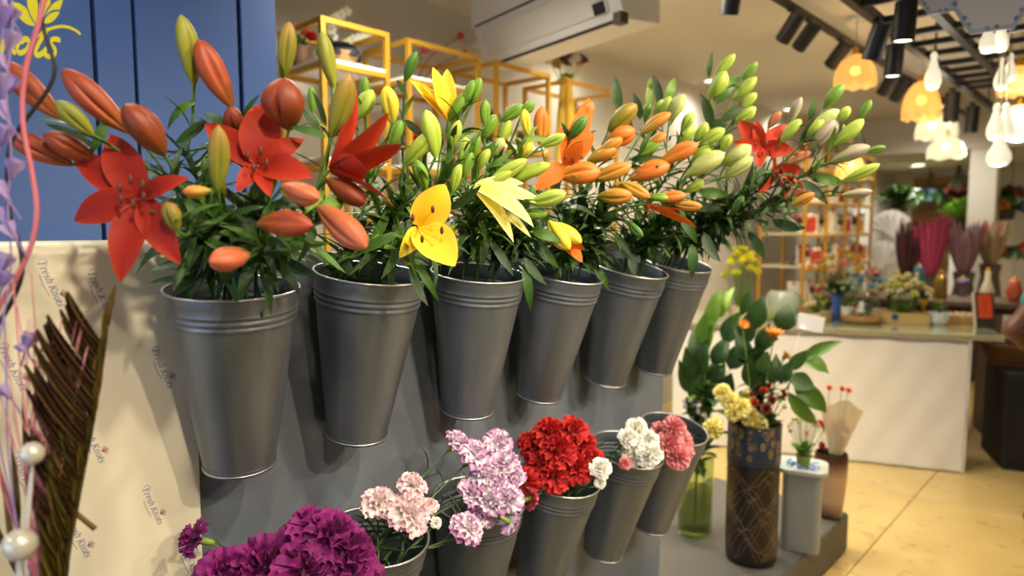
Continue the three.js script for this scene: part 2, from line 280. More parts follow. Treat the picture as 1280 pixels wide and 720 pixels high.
function budGeo(key) {
  if (budGeoOf[key]) return budGeoOf[key];
  const [c0, c1, c2, cr] = K[key].map(rgb), N = 16, S = 30, P = [], C = [], I = [];
  const prof = [0.16, 0.34, 0.50, 0.63, 0.74, 0.83, 0.90, 0.95, 0.985, 1, 0.99, 0.955, 0.89, 0.79, 0.64, 0.43, 0.03];
  for (let i = 0; i <= N; i++) {
    const t = i / N, tip = Math.max(0, t - 0.75) * 4, bend = 0.05 * Math.sin(Math.PI * t);
    for (let k = 0; k <= S; k++) {
      const a = k / S * Math.PI * 2, q = Math.abs(((a * 3 / (2 * Math.PI)) % 1) - 0.5) * 2;          // q 1 at a seam between the outer tepals, 0 on a midrib
      const seam = Math.pow(q, 7), rib = Math.exp(-Math.pow(q / 0.16, 2));
      const r = 0.47 * prof[i] * (1 - 0.27 * seam * Math.sin(Math.PI * Math.min(1, t + 0.08)) + 0.07 * rib - 0.10 * q * q); P.push(r * Math.cos(a) + bend, t, r * Math.sin(a));
      let c = t < 0.4 ? mix(c0, c1, t / 0.4) : mix(c1, c2, (t - 0.4) / 0.6); c = mix(c, cr, 0.30 * hash2(k, 3, 5) + 0.22 * hash2(i, k, 7)); C.push(...c);
    }
  }
  for (let i = 0; i < N; i++) for (let k = 0; k < S; k++) { const a = i * (S + 1) + k, b = a + S + 1; I.push(a, b, a + 1, b, b + 1, a + 1); }
  const g = new THREE.BufferGeometry(); g.setAttribute('position', new THREE.Float32BufferAttribute(P, 3)); g.setAttribute('color', new THREE.Float32BufferAttribute(C, 3)); g.setIndex(I); g.computeVertexNormals();
  return budGeoOf[key] = g;
}
const PET = { // petal colours: throat, middle, edge/tip
  red: ['#86140a', '#981a08', '#b03010'], redB: ['#961a08', '#a8220a', '#bb3612'], yellow: ['#eeb41c', '#f3c722', '#f7e24e'], cream: ['#ecd94e', '#f3e878', '#f7f0ae'], orange: ['#cc5a10', '#d4640c', '#dc7818'], coral: ['#ae2a12', '#c23616', '#cf4a26'],
};
const petalShape = (t) => 0.30 * (1 - t) + Math.pow(Math.sin(Math.PI * Math.min(1, Math.pow(t, 0.9))), 0.75) * (0.95 - 0.1 * t) * (t > 0.02 ? 1 : 0.4) + (t >= 1 ? 0.01 : 0);
const anther = rgb('#5a2410');
function bloom(parent, c, facing, tips, key, { width = 0.42, stamens = 6, bulge = 0.22, stamenLen = 0.05 } = {}) {
  const g = new THREE.Group(); g.name = 'bloom'; g.position.copy(c).sub(parent.position); parent.add(g);
  const [k0, k1, k2] = PET[key].map(rgb), f = facing.clone().normalize();
  tips.forEach((tip, i) => {
    const e = tip.p.clone().sub(c), L = e.length(), root = f.clone().multiplyScalar(-0.004).addScaledVector(e, 0.03);
    const mid = e.clone().multiplyScalar(0.5).addScaledVector(f, (tip.b ?? bulge) * L);
    const geo = blade(root, mid, e, tip.hint ?? f, L * (tip.w ?? width) * (i % 2 ? 0.88 : 1.05), { segs: 10, cross: 6, shape: petalShape, cup: tip.cup ?? 0.22, wave: 0.025, waves: 1.5, phase: i * 2.1,
      color: (t, s) => mix(mix(k0, k1, t / 0.45), k2, Math.pow(Math.abs(s), 2) * 0.7 + Math.max(0, t - 0.55) * 0.8 - (Math.abs(s) < 0.12 ? 0.3 : 0)) });
    part('petal', geo, petalMat, g);
  });
  for (let i = 0; i < stamens; i++) {
    const a = i / stamens * Math.PI * 2 + 0.4, u = new THREE.Vector3().crossVectors(f, YUP).normalize(), w = new THREE.Vector3().crossVectors(u, f);
    const e = f.clone().multiplyScalar(stamenLen).addScaledVector(u, Math.cos(a) * stamenLen * 0.55).addScaledVector(w, Math.sin(a) * stamenLen * 0.55);
    const fil = sweep([V(0, 0, 0), e.clone().multiplyScalar(0.55).addScaledVector(f, 0.006), e], 0.0009, 4, 5), an = new THREE.SphereGeometry(0.0032, 8, 6).scale(1, 2.2, 1).translate(e.x, e.y, e.z);
    const paint = (q, col) => { const n = q.attributes.position.count, C = []; for (let j = 0; j < n; j++) C.push(...col); q.setAttribute('color', new THREE.Float32BufferAttribute(C, 3)); return q.toNonIndexed(); };
    part('stamen', mergeGeometries([paint(fil, k1), paint(an, anther)]), budMat, g);
  }
  return g;
}
const toCam = camera.position.clone();
const vpos = (x, y, t) => at(x, y, t);
// one lily stem: bucket, distance, label, then what it carries (pixels of root and tip)
function lily(bi, t, label, items, { leaves: nl = 16, lime = 0, node, side = 0, group = 'cut lily stems in the upper buckets', leafLen = 0.094 } = {}) {
  const bk = BUCKETS[0][bi], g = thing('cut_lily', label, 'lily', bk.mouth.clone(), group), O = g.position;
  const roots = items.filter((q) => q[0] !== 'leaf').map((q) => (q[0] === 'bud' ? [q[3], q[4]] : q[0] === 'bloom' ? (q[5]?.root ?? [q[1], q[2] + 8]) : null)).filter(Boolean);
  const ax = roots.reduce((s, r) => s + r[0], 0) / roots.length, ay = roots.reduce((s, r) => s + r[1], 0) / roots.length;
  const N0 = vpos(ax, ay, t + 0.02), N = node ? vpos(node[0], node[1], t + 0.02) : N0.clone().addScaledVector(bk.mouth.clone().sub(N0).normalize(), 0.045);
  const off = V(side || rr(-0.5, 0.5) * BR, 0, rr(-0.5, 0.3) * BR), start = bk.B.clone().addScaledVector(bk.ax, 0.06).addScaledVector(off, 0.5), mouth = bk.mouth.clone().addScaledVector(off, 1.0).addScaledVector(bk.ax, -0.02);
  const lift = N.clone().sub(mouth), c1 = mouth.clone().addScaledVector(bk.ax, 0.35 * lift.length()).lerp(mouth.clone().lerp(N, 0.4), 0.45);
  const pts = [start, mouth, c1, N].map((p) => p.sub(O));
  const curve = new THREE.CatmullRomCurve3(pts, false, 'centripetal');
  part('stem', sweep(pts, (u) => 0.0042 - 0.0016 * u, 7, 18), lime > 1 ? M.stem : M.stemDark, g);
  items.forEach((q, n) => {
    if (q[0] === 'bud') {
      const [, tx, ty, bx, by, wpx, key, Lmul = 1.06, dt = 0] = q;
      const tb = t + dt + rr(-0.015, 0.015), root = vpos(bx, by, tb), flat = Math.hypot(tx - bx, ty - by) / FOCAL * tb, L = Math.max(flat * Lmul, flat + 0.002);
      const tip = vpos(tx, ty, tb - Math.sqrt(Math.max(0, L * L - flat * flat)) * 0.9), dir = tip.clone().sub(root), len = dir.length(), w = wpx / FOCAL * tb;
      const m = part('bud', budGeo(key), budMat, g); pose(m, root.clone().sub(O), dir, V(rr(-1, 1), rr(-1, 1), rr(-1, 1)), V(w, len, w));
      const a = curve.getPointAt(1 - 0.1 * rnd()), b = root.clone().sub(O).addScaledVector(dir, 0.03), h = a.clone().lerp(b, 0.55).addScaledVector(dir.clone().normalize(), -0.012).addScaledVector(YUP, 0.004);
      if (a.distanceTo(b) > 0.004) part('flower_stalk', sweep([a, h, b], (u) => 0.0018 + 0.0008 * u, 6, 7), key === 'deep' ? M.stemDark : M.stem, g);
      for (let j = 0; j < (bi === 1 || bi === 2 ? 3 : bi ? 2 : 1); j++) {   // bract leaves below the bud
        const e = b.clone().lerp(a, rr(0.1, 0.6)), f = dir.clone().normalize().multiplyScalar(rr(0.2, 1)).add(V(rr(-1, 1), rr(-0.5, 0.7), rr(-1, 1)).multiplyScalar(0.8)), s = rr(0.04, 0.075);
        pose(part('leaf', leafGeos[(n + j) % 5], rnd() < (bi === 1 || bi === 2 ? 0.6 : 0.3) ? limeLeafMats[(n + j) % 3] : leafMats[(n + 2 * j) % 5], g), e, f, V(rr(-0.4, 0.4), 1, rr(-0.2, 0.8)), V(s * rr(0.7, 1), s, s));
      }
    } else if (q[0] === 'bloom') {
      const [, cx, cy, tips, key, o = {}] = q, tb = t + (o.dt ?? 0), c = vpos(cx, cy, tb);
      const facing = o.face ? V(...o.face) : toCam.clone().sub(c).normalize();
      const list = tips.map(([x, y, d = 0, b, w, cup]) => ({ p: vpos(x, y, tb + d), b, w, cup }));
      bloom(g, c, facing, list, key, o);
      const a = curve.getPointAt(0.97), b = c.clone().sub(O).addScaledVector(facing, -0.004), h = a.clone().lerp(b, 0.5).addScaledVector(facing, -0.02);
      part('flower_stalk', sweep([a, h, b], 0.0026, 6, 8), M.stem, g);
    } else {
      const [, tx, ty, bx, by, wpx, kind = 0, dt = 0] = q, root = vpos(bx, by, t + dt), tip = vpos(tx, ty, t + dt - 0.02), dir = tip.clone().sub(root), len = dir.length() / 0.96;
      const m = part('leaf', leafGeos[n % 5], kind ? limeLeafMats[n % 3] : leafMats[n % 5], g), s = wpx / FOCAL * t / 0.2;
      pose(m, root.sub(O), dir, toCam.clone().sub(tip).add(V(rr(-0.3, 0.3), rr(-0.2, 0.6), rr(-0.3, 0.3))), V(s, len, len));
    }
  });
  const leaves = Math.round(nl * (bi < 2 ? 1.5 : 2.0)); let u0 = 0.2; while (u0 < 0.9 && curve.getPointAt(u0).dot(bk.ax) < 0.012) u0 += 0.02;
  for (let k = 0; k < leaves; k++) {
    const u = u0 + (1 - u0) * (k + rnd() * 0.6) / leaves, p = curve.getPointAt(Math.min(1, u)), tan = curve.getTangentAt(Math.min(1, u)), a = k * 2.4 + rnd() * 0.7;
    const x = new THREE.Vector3().crossVectors(tan, V(0.21, 0.1, 0.97)).normalize(), z = new THREE.Vector3().crossVectors(x, tan);
    const outv = x.multiplyScalar(Math.cos(a)).addScaledVector(z, Math.sin(a)), dir = outv.clone().addScaledVector(tan, rr(0.25, 1.0) + (k < 4 ? 0.7 : 0)).addScaledVector(YUP, (k < 4 ? 0.2 : rr(-0.5, 0.15)) * (u < 0.75 ? 1 : 0.2));
    const L = leafLen * rr(0.75, 1.25) * (u > 0.9 ? 0.75 : 1), m = part('leaf', leafGeos[Math.floor(rnd() * 5)], rnd() < lime ? limeLeafMats[k % 3] : leafMats[Math.floor(rnd() * 5)], g);
    pose(m, p, dir, tan.clone().add(V(0, 0.6, 0)), V(L * rr(0.8, 1.2), L, L));
  }
  const tuft = bi === 1 || bi === 2 ? 16 : 10;      // finer leaves crowding under the buds
  for (let k = 0; k < tuft; k++) {
    const u = Math.min(1, 0.72 + 0.28 * k / tuft), p = curve.getPointAt(u), tan = curve.getTangentAt(u), a = k * 2.4 + rnd(), d = V(Math.cos(a), rr(-0.1, 0.9), Math.sin(a)).addScaledVector(tan, rr(0.3, 1.2)), L = rr(0.05, 0.085);
    pose(part('leaf', leafGeos[Math.floor(rnd() * 5)], rnd() < (bi === 1 || bi === 2 ? 0.7 : bi > 3 ? 0.4 : 0.15) ? limeLeafMats[k % 3] : leafMats[k % 5], g), p, d, tan.clone().add(V(0, 0.5, 0)), V(L * rr(0.75, 1.05), L, L));
  }
  return g;
}
// ---------------------------------------------------------------- bucket 1: red-orange lilies
const B = 'bud', F = 'bloom', LF = 'leaf';
lily(0, 0.95, 'lily stem with a fan of closed brick-orange buds reaching towards the blue partition', [
  [B, 5, 76, 76, 148, 33, 'orange'], [B, 78, 86, 162, 166, 36, 'orange'], [B, 8, 166, 92, 206, 31, 'orange'], [B, 54, 167, 122, 202, 30, 'brick', 1.2], [B, 70, 126, 117, 170, 25, 'oliveTall', 1.1, -0.03], [B, 155, 130, 206, 194, 42, 'brick', 1.15],
  [LF, 118, 190, 135, 150, 14], [LF, 60, 152, 120, 185, 12]], { node: [205, 215], leaves: 14 });
lily(0, 0.93, 'lily stem with one wide open red star bloom hanging over the paper', [
  [F, 176, 246, [[92, 276, 0, 0.2, 0.42], [150, 353, -0.03, 0.12, 0.42], [226, 331, -0.01, 0.16, 0.34], [236, 222, 0, 0.3, 0.38], [138, 168, 0.02, 0.16, 0.44], [90, 192, 0.02, 0.14, 0.36]], 'red', { face: [-0.62, 0.18, 0.76], bulge: 0.2, stamenLen: 0.03 }],
  [B, 208, 252, 222, 290, 24, 'olive'], [B, 228, 240, 264, 238, 18, 'amber']], { node: [235, 285], leaves: 18 });
lily(0, 1.04, 'lily stem with a tall yellow-green bud beside an orange bud', [
  [B, 226, 18, 243, 107, 28, 'oliveTall'], [B, 247, 49, 290, 134, 35, 'orange'], [B, 288, 134, 300, 168, 26, 'brick', 1.4],
  [LF, 202, 150, 246, 126, 12], [LF, 222, 182, 258, 150, 14], [LF, 290, 165, 255, 142, 13], [LF, 318, 118, 302, 152, 7]], { node: [228, 185], leaves: 16 });
lily(0, 1.0, 'lily stem with a half open scarlet bloom in the middle of the red bunch', [
  [F, 322, 206, [[330, 128, 0.03, 0.2, 0.5], [380, 174, 0.02, 0.22, 0.44], [392, 222, -0.02, 0.24, 0.4], [338, 246, -0.03, 0.2, 0.42], [296, 240, -0.03, 0.25, 0.4], [256, 154, 0.03, 0.1, 0.4]], 'redB', { face: [-0.45, 0.25, 0.85], stamens: 4, stamenLen: 0.025 }],
  [B, 352, 97, 362, 162, 54, 'brick', 1.15], [B, 362, 27, 356, 96, 24, 'olive']], { node: [338, 250], leaves: 16 });
lily(0, 1.0, 'lily stem with a scarlet bloom seen from the side and hanging salmon buds', [
  [F, 414, 212, [[446, 112, 0.03, 0.05, 0.3], [486, 141, 0.02, 0.1, 0.42], [503, 180, 0, 0.12, 0.38], [492, 258, -0.02, 0.12, 0.34], [458, 212, -0.03, 0.16, 0.6], [428, 150, 0.03, 0.1, 0.3]], 'redB', { face: [0.5, 0.15, 0.6], stamens: 3, stamenLen: 0.02, dt: 0 }],
  [B, 402, 38, 418, 110, 23, 'oliveTall', 1.05, 0.04], [B, 437, 92, 414, 172, 30, 'olive'], [B, 458, 310, 398, 258, 38, 'salmon', 1.1, -0.02], [B, 457, 254, 408, 224, 30, 'brick'], [B, 398, 262, 430, 252, 24, 'green'],
  [LF, 362, 158, 408, 172, 12], [LF, 392, 112, 408, 160, 8]], { node: [400, 275], leaves: 14 });
lily(0, 0.97, 'lily stem with two olive buds standing in front of the scarlet blooms', [
  [B, 273, 156, 272, 238, 28, 'olive', 1.05], [B, 264, 205, 280, 250, 18, 'oliveTall', 1.2, 0.04]], { node: [276, 275], leaves: 20 });
lily(0, 0.94, 'lily stem with drooping salmon-orange buds above the first bucket', [
  [B, 399, 248, 352, 232, 30, 'salmon', 1.15], [B, 391, 282, 322, 280, 35, 'orange', 1.1], [B, 262, 328, 312, 317, 33, 'salmon', 1.5]], { node: [330, 305], leaves: 18 });
lily(0, 1.1, 'short leafy lily stem with small buds low in the first bucket', [[B, 345, 205, 340, 240, 14, 'green'], [LF, 180, 352, 250, 348, 9], [LF, 395, 350, 345, 320, 17], [LF, 232, 395, 242, 340, 8], [LF, 330, 395, 318, 350, 8], [LF, 218, 345, 260, 315, 16]], { node: [300, 300], leaves: 22 });
lily(0, 1.06, 'leafy lily stem without open flowers behind the first bucket rim', [[B, 255, 196, 262, 232, 13, 'deep'], [LF, 205, 335, 245, 300, 16], [LF, 285, 360, 270, 310, 18], [LF, 360, 340, 320, 300, 17]], { node: [268, 280], leaves: 22 });
// ---------------------------------------------------------------- bucket 2: yellow lilies
lily(1, 1.2, 'lily stem with an open yellow bloom showing brown anthers', [
  [F, 523, 284, [[556, 230, -0.01, 0.16, 0.66, 0.3], [499, 322, -0.02, 0.3, 0.5, 0.3], [569, 333, -0.03, 0.14, 0.62, 0.35]], 'yellow', { face: [-0.35, 0.1, 0.9], stamens: 4, stamenLen: 0.05, root: [520, 292] }],
  [LF, 445, 320, 500, 290, 14], [LF, 530, 385, 512, 330, 12], [LF, 545, 370, 520, 330, 11]], { node: [515, 310], leaves: 14 });
lily(1, 1.24, 'lily stem with small lime buds and one yellow bud colouring up', [
  [B, 483, 107, 491, 155, 24, 'yellow'], [B, 466, 112, 444, 150, 24, 'lime'], [B, 457, 96, 455, 124, 14, 'green'], [B, 389, 108, 391, 142, 13, 'green', 1.05, 0.04], [B, 502, 150, 488, 185, 18, 'green'],
  [LF, 376, 133, 400, 165, 9], [LF, 490, 105, 478, 142, 8]], { node: [455, 210], leaves: 16, lime: 0.4 });
lily(1, 1.26, 'lily stem with a dark upright bud above a row of lime buds', [
  [B, 521, 64, 506, 102, 15, 'deep'], [B, 532, 137, 545, 198, 26, 'lime'], [B, 541, 164, 504, 208, 24, 'lime'], [B, 519, 199, 533, 236, 19, 'green'], [LF, 530, 168, 505, 150, 10], [LF, 508, 122, 496, 100, 7]], { node: [508, 245], leaves: 16, lime: 0.35 });
lily(1, 1.32, 'lily stem crowned by an upright half open yellow trumpet', [
  [F, 560, 148, [[512, 100, 0, 0.1, 0.36], [541, 84, -0.02, 0.12, 0.4], [559, 86, 0, 0.1, 0.32], [528, 108, -0.03, 0.12, 0.3]], 'yellow', { face: [-0.3, 0.9, 0.3], stamens: 0, width: 0.34 }],
  [B, 583, 116, 560, 152, 18, 'green'], [B, 601, 97, 588, 132, 16, 'green'], [B, 592, 100, 580, 130, 13, 'green'], [B, 607, 124, 606, 158, 15, 'green'], [B, 574, 150, 566, 185, 16, 'lime']], { node: [566, 215], leaves: 16, lime: 0.4 });
lily(1, 1.28, 'leafy lily stem low in the second bucket', [[B, 470, 190, 464, 222, 14, 'green'], [LF, 392, 320, 440, 335, 20], [LF, 440, 352, 425, 310, 16], [LF, 470, 300, 455, 345, 15], [LF, 405, 350, 418, 330, 12], [LF, 480, 315, 445, 345, 18]], { node: [448, 290], leaves: 20, side: -0.05 });
lily(1, 1.34, 'slim lily stem with thin leaves between the yellow blooms', [[B, 575, 205, 566, 240, 14, 'lime'], [B, 590, 190, 580, 222, 14, 'green'], [LF, 605, 235, 560, 262, 12], [LF, 562, 305, 540, 270, 15]], { node: [548, 300], leaves: 18, lime: 0.3, side: 0.06 });
// ---------------------------------------------------------------- bucket 3: yellow and lime lilies
lily(2, 1.42, 'lily stem with a creamy yellow trumpet nodding over the third bucket', [
  [F, 593, 231, [[682, 257, -0.01, 0.16, 0.22, 0.15], [642, 303, -0.03, 0.16, 0.25, 0.15], [667, 284, -0.05, 0.2, 0.24, 0.1], [664, 297, 0.03, 0.04, 0.22], [655, 229, 0.03, 0.12, 0.24]], 'cream', { face: [-0.2, 0.5, 0.8], stamens: 0, width: 0.3, root: [588, 228] }],
  [B, 708, 241, 662, 254, 22, 'lime'], [B, 684, 268, 652, 268, 17, 'green']], { node: [578, 240], leaves: 14, lime: 0.3 });
lily(2, 1.46, 'lily stem with long pale lime buds held level', [
  [B, 659, 199, 612, 226, 19, 'lime'], [B, 688, 205, 640, 226, 18, 'lime'], [B, 640, 214, 600, 236, 14, 'lime'], [B, 707, 168, 676, 182, 15, 'lime'], [B, 672, 212, 632, 232, 15, 'pale']], { node: [610, 240], leaves: 16, lime: 0.45 });
lily(2, 1.5, 'lily stem with fresh green upright buds and yellow petals peeping out', [
  [B, 654, 130, 626, 152, 17, 'green'], [B, 667, 126, 652, 143, 14, 'green'], [B, 620, 143, 605, 174, 16, 'green'], [B, 655, 136, 660, 168, 14, 'yellow'], [B, 665, 174, 650, 198, 15, 'yellow'], [B, 638, 150, 622, 184, 15, 'lime'], [B, 630, 172, 612, 196, 16, 'pale'], [LF, 655, 170, 690, 175, 8, 1], [LF, 590, 200, 632, 172, 9]], { node: [618, 235], leaves: 18, lime: 0.5 });
lily(2, 1.48, 'lily stem with slender green buds behind the creamy trumpet', [[B, 598, 166, 590, 200, 14, 'green'], [B, 584, 168, 575, 206, 16, 'lime'], [B, 612, 186, 596, 214, 14, 'lime'], [LF, 640, 190, 610, 215, 9], [LF, 645, 340, 612, 300, 12], [LF, 600, 335, 610, 290, 12]], { node: [600, 255], leaves: 20, lime: 0.35 });
lily(2, 1.54, 'leafy lily stem leaning out of the third bucket', [[B, 648, 262, 634, 285, 11, 'deep'], [LF, 668, 385, 655, 330, 13], [LF, 680, 360, 655, 320, 12], [LF, 700, 300, 665, 290, 14]], { node: [648, 300], leaves: 26, side: 0.05 });
lily(2, 1.58, 'dark leafy lily stem packed among the others in the third bucket', [[B, 668, 232, 656, 262, 12, 'deep'], [LF, 700, 330, 665, 300, 14], [LF, 640, 310, 640, 270, 13]], { node: [662, 285], leaves: 26, side: 0.03 });
// ---------------------------------------------------------------- bucket 4: orange lilies
lily(3, 1.62, 'lily stem with a flaring orange bloom and a fat orange bud', [
  [F, 706, 205, [[700, 158, 0, 0.15, 0.34], [737, 122, 0.03, 0.1, 0.3], [742, 166, 0, 0.14, 0.42], [668, 238, -0.03, 0.18, 0.5], [728, 178, -0.03, 0.2, 0.5]], 'orange', { face: [-0.2, 0.5, 0.8], stamens: 2, stamenLen: 0.02 }],
  [B, 751, 214, 702, 222, 30, 'tangerine'], [B, 677, 132, 676, 182, 20, 'tangerine'], [B, 733, 145, 712, 174, 17, 'deep'], [LF, 730, 195, 706, 184, 8], [LF, 702, 152, 712, 172, 6]], { node: [694, 245], leaves: 16 });
lily(3, 1.6, 'lily stem with a nodding amber and orange bloom just opening', [
  [F, 698, 292, [[728, 328, 0.02, 0.06, 0.46], [716, 324, 0.0, 0.1, 0.4], [731, 312, 0.01, 0.1, 0.38]], 'orange', { face: [0.5, -0.6, 0.6], stamens: 0, root: [688, 276] }], [B, 712, 312, 686, 276, 24, 'yellow', 1.05, -0.02], [B, 727, 304, 692, 278, 20, 'yellow', 1.05, -0.005]], { node: [676, 290], leaves: 18 });
lily(3, 1.68, 'lily stem with amber buds splitting open to orange', [
  [B, 796, 130, 760, 164, 25, 'olive'], [B, 794, 162, 757, 180, 28, 'tangerine'], [B, 773, 184, 734, 202, 21, 'amber'], [B, 790, 206, 740, 226, 21, 'amber'], [B, 740, 126, 722, 158, 22, 'tangerine'], [B, 778, 172, 748, 196, 18, 'amber'], [LF, 812, 160, 800, 195, 8]], { node: [735, 240], leaves: 20 });
lily(3, 1.66, 'lily stem with orange-tipped amber buds pointing along the stand', [
  [B, 791, 244, 747, 245, 22, 'amber'], [B, 813, 247, 777, 228, 17, 'amber'], [B, 836, 248, 811, 247, 12, 'green'], [B, 878, 258, 842, 255, 14, 'amber'], [B, 858, 244, 820, 250, 16, 'tangerine'], [B, 806, 238, 768, 230, 16, 'tangerine'],
  [F, 808, 256, [[871, 284, -0.02, 0.1, 0.2], [858, 262, 0, 0.1, 0.22], [809, 268, -0.03, 0.2, 0.5]], 'orange', { face: [0.6, -0.2, 0.7], stamens: 0 }], [B, 804, 296, 784, 276, 12, 'deep']], { node: [752, 268], leaves: 24 });
lily(3, 1.72, 'lily stem with orange buds crossing in front of the pale green bunch', [
  [B, 839, 141, 800, 168, 17, 'amber'], [B, 833, 167, 808, 182, 14, 'amber'], [B, 873, 180, 828, 202, 22, 'tangerine'], [B, 838, 206, 786, 224, 26, 'tangerine'], [B, 852, 192, 818, 206, 16, 'amber'], [LF, 832, 198, 786, 200, 9], [LF, 820, 218, 785, 205, 8], [B, 826, 176, 796, 196, 14, 'green']], { node: [775, 240], leaves: 22 });
lily(3, 1.74, 'leafy lily stem filling the middle of the orange bunch', [[B, 770, 262, 756, 285, 11, 'deep'], [LF, 752, 345, 735, 310, 13], [LF, 788, 330, 770, 290, 14], [LF, 760, 360, 742, 330, 11]], { node: [744, 292], leaves: 28, side: 0.05 });
lily(3, 1.7, 'dark lily stem with narrow leaves under the orange buds', [[B, 718, 255, 708, 282, 11, 'deep'], [LF, 745, 300, 715, 290, 12], [LF, 690, 330, 700, 295, 12]], { node: [712, 288], leaves: 28 });
// ---------------------------------------------------------------- bucket 5: pale green buds
lily(4, 1.86, 'lily stem with plump pale green buds leaning over the aisle', [
  [B, 906, 191, 857, 220, 25, 'pale'], [B, 939, 182, 902, 206, 24, 'pale'], [B, 941, 196, 905, 222, 18, 'pale'], [B, 891, 184, 864, 202, 17, 'lime'], [B, 914, 168, 902, 188, 14, 'lime']], { node: [850, 240], leaves: 20, lime: 0.2 });
lily(4, 1.9, 'lily stem with a knot of upright lime buds', [
  [B, 906, 161, 873, 183, 18, 'lime'], [B, 867, 156, 848, 182, 16, 'lime'], [B, 884, 153, 868, 178, 15, 'lime'], [B, 866, 140, 852, 164, 15, 'lime'], [B, 856, 118, 836, 151, 19, 'pale'], [B, 838, 120, 826, 146, 14, 'lime'], [B, 895, 168, 870, 190, 17, 'pale']], { node: [842, 205], leaves: 16, lime: 0.3 });
lily(4, 1.94, 'lily stem ending in a tuft of narrow upright leaves', [
  [LF, 769, 93, 775, 140, 14], [LF, 810, 96, 812, 140, 10, 1], [LF, 820, 92, 825, 136, 11], [LF, 847, 96, 832, 130, 13, 1], [B, 828, 124, 818, 150, 12, 'lime'], [B, 812, 128, 806, 152, 12, 'green'], [LF, 770, 130, 790, 170, 14], [LF, 795, 115, 800, 150, 10]], { node: [812, 180], leaves: 20, lime: 0.35 });
lily(4, 1.92, 'dark leafy lily stem in the fifth bucket', [[B, 850, 262, 836, 285, 10, 'deep'], [LF, 822, 330, 812, 300, 12], [LF, 790, 350, 792, 310, 12]], { node: [826, 280], leaves: 30 });
lily(4, 1.88, 'lily stem with arching leaves below the pale buds', [[B, 880, 225, 856, 240, 14, 'lime'], [LF, 875, 300, 850, 270, 13], [LF, 900, 265, 860, 252, 13], [LF, 912, 245, 872, 240, 14]], { node: [848, 262], leaves: 28 });
// ---------------------------------------------------------------- bucket 6: tall mixed lilies
lily(5, 1.98, 'tall lily stem with slim buds standing highest of the bunch', [
  [B, 919, 67, 894, 97, 14, 'lime'], [B, 908, 89, 886, 123, 22, 'lime'], [B, 947, 77, 927, 100, 12, 'green'], [B, 946, 96, 916, 125, 15, 'lime'], [B, 946, 116, 924, 138, 14, 'lime'], [B, 945, 134, 918, 154, 16, 'lime'], [LF, 887, 64, 886, 98, 7], [LF, 880, 115, 888, 160, 14], [LF, 930, 88, 896, 130, 16], [LF, 940, 130, 900, 150, 14], [LF, 905, 150, 890, 165, 18]], { node: [898, 185], leaves: 18, lime: 0.2 });
lily(5, 1.86, 'lily stem with two coral red blooms in the tall mixed bunch', [
  [F, 952, 184, [[924, 150, 0.02, 0.15, 0.46], [945, 150, 0, 0.15, 0.46], [916, 178, 0, 0.15, 0.4], [984, 156, 0.02, 0.15, 0.46], [992, 188, -0.02, 0.2, 0.5], [948, 210, -0.03, 0.2, 0.42]], 'coral', { stamens: 3, stamenLen: 0.03 }],
  [F, 968, 212, [[1002, 212, 0, 0.2, 0.5], [948, 240, -0.02, 0.2, 0.46], [984, 264, -0.02, 0.12, 0.36], [960, 182, 0, 0.15, 0.5], [998, 234, -0.02, 0.15, 0.46]], 'coral', { face: [0.1, -0.2, 1], stamens: 2, stamenLen: 0.02 }],
  [B, 976, 139, 960, 161, 13, 'rose'], [B, 1007, 182, 984, 198, 12, 'rose'], [B, 1015, 190, 982, 205, 13, 'rose']], { node: [944, 240], leaves: 22 });
lily(5, 1.84, 'lily stem with long green and mauve buds spreading towards the aisle', [
  [B, 1055, 105, 1030, 136, 17, 'green'], [B, 1049, 137, 1011, 165, 19, 'pale'], [B, 1047, 149, 1010, 189, 23, 'mauve'], [B, 1002, 149, 976, 177, 15, 'lime'], [B, 1002, 121, 986, 156, 13, 'mauve'], [B, 1030, 150, 1008, 172, 14, 'lime'], [LF, 1016, 124, 1012, 150, 9], [LF, 1020, 150, 1000, 178, 10]], { node: [985, 215], leaves: 18, lime: 0.2 });
lily(5, 1.8, 'lily stem carrying a mauve bud and a curled leaf at the end of the bunch', [
  [B, 1089, 125, 1074, 150, 12, 'green'], [B, 1080, 149, 1042, 182, 18, 'lime'], [B, 1062, 133, 1046, 153, 14, 'lime'], [B, 1088, 183, 1038, 203, 20, 'mauve'], [B, 1108, 184, 1082, 190, 10, 'green'], [LF, 1082, 180, 1068, 158, 6]], { node: [1020, 215], leaves: 16 });
lily(5, 1.8, 'lily stem with a lime bud and a pink-green bud hanging lowest', [
  [B, 1100, 205, 1053, 226, 15, 'lime'], [B, 1091, 239, 1052, 244, 13, 'mauve'], [B, 1018, 241, 985, 259, 14, 'amber'], [LF, 1060, 230, 1010, 222, 14], [LF, 1040, 250, 1000, 225, 13]], { node: [990, 248], leaves: 20 });
lily(5, 1.9, 'broad leafy lily stem in the sixth bucket', [[B, 930, 245, 915, 268, 11, 'deep'], [LF, 870, 345, 865, 305, 14], [LF, 895, 330, 880, 290, 14], [LF, 1000, 260, 950, 262, 15]], { node: [912, 268], leaves: 30 });
lily(5, 1.94, 'leafy lily stem behind the coral blooms', [[B, 990, 225, 975, 245, 11, 'deep'], [LF, 960, 320, 935, 290, 14], [LF, 1005, 290, 965, 275, 14]], { node: [955, 268], leaves: 30 });
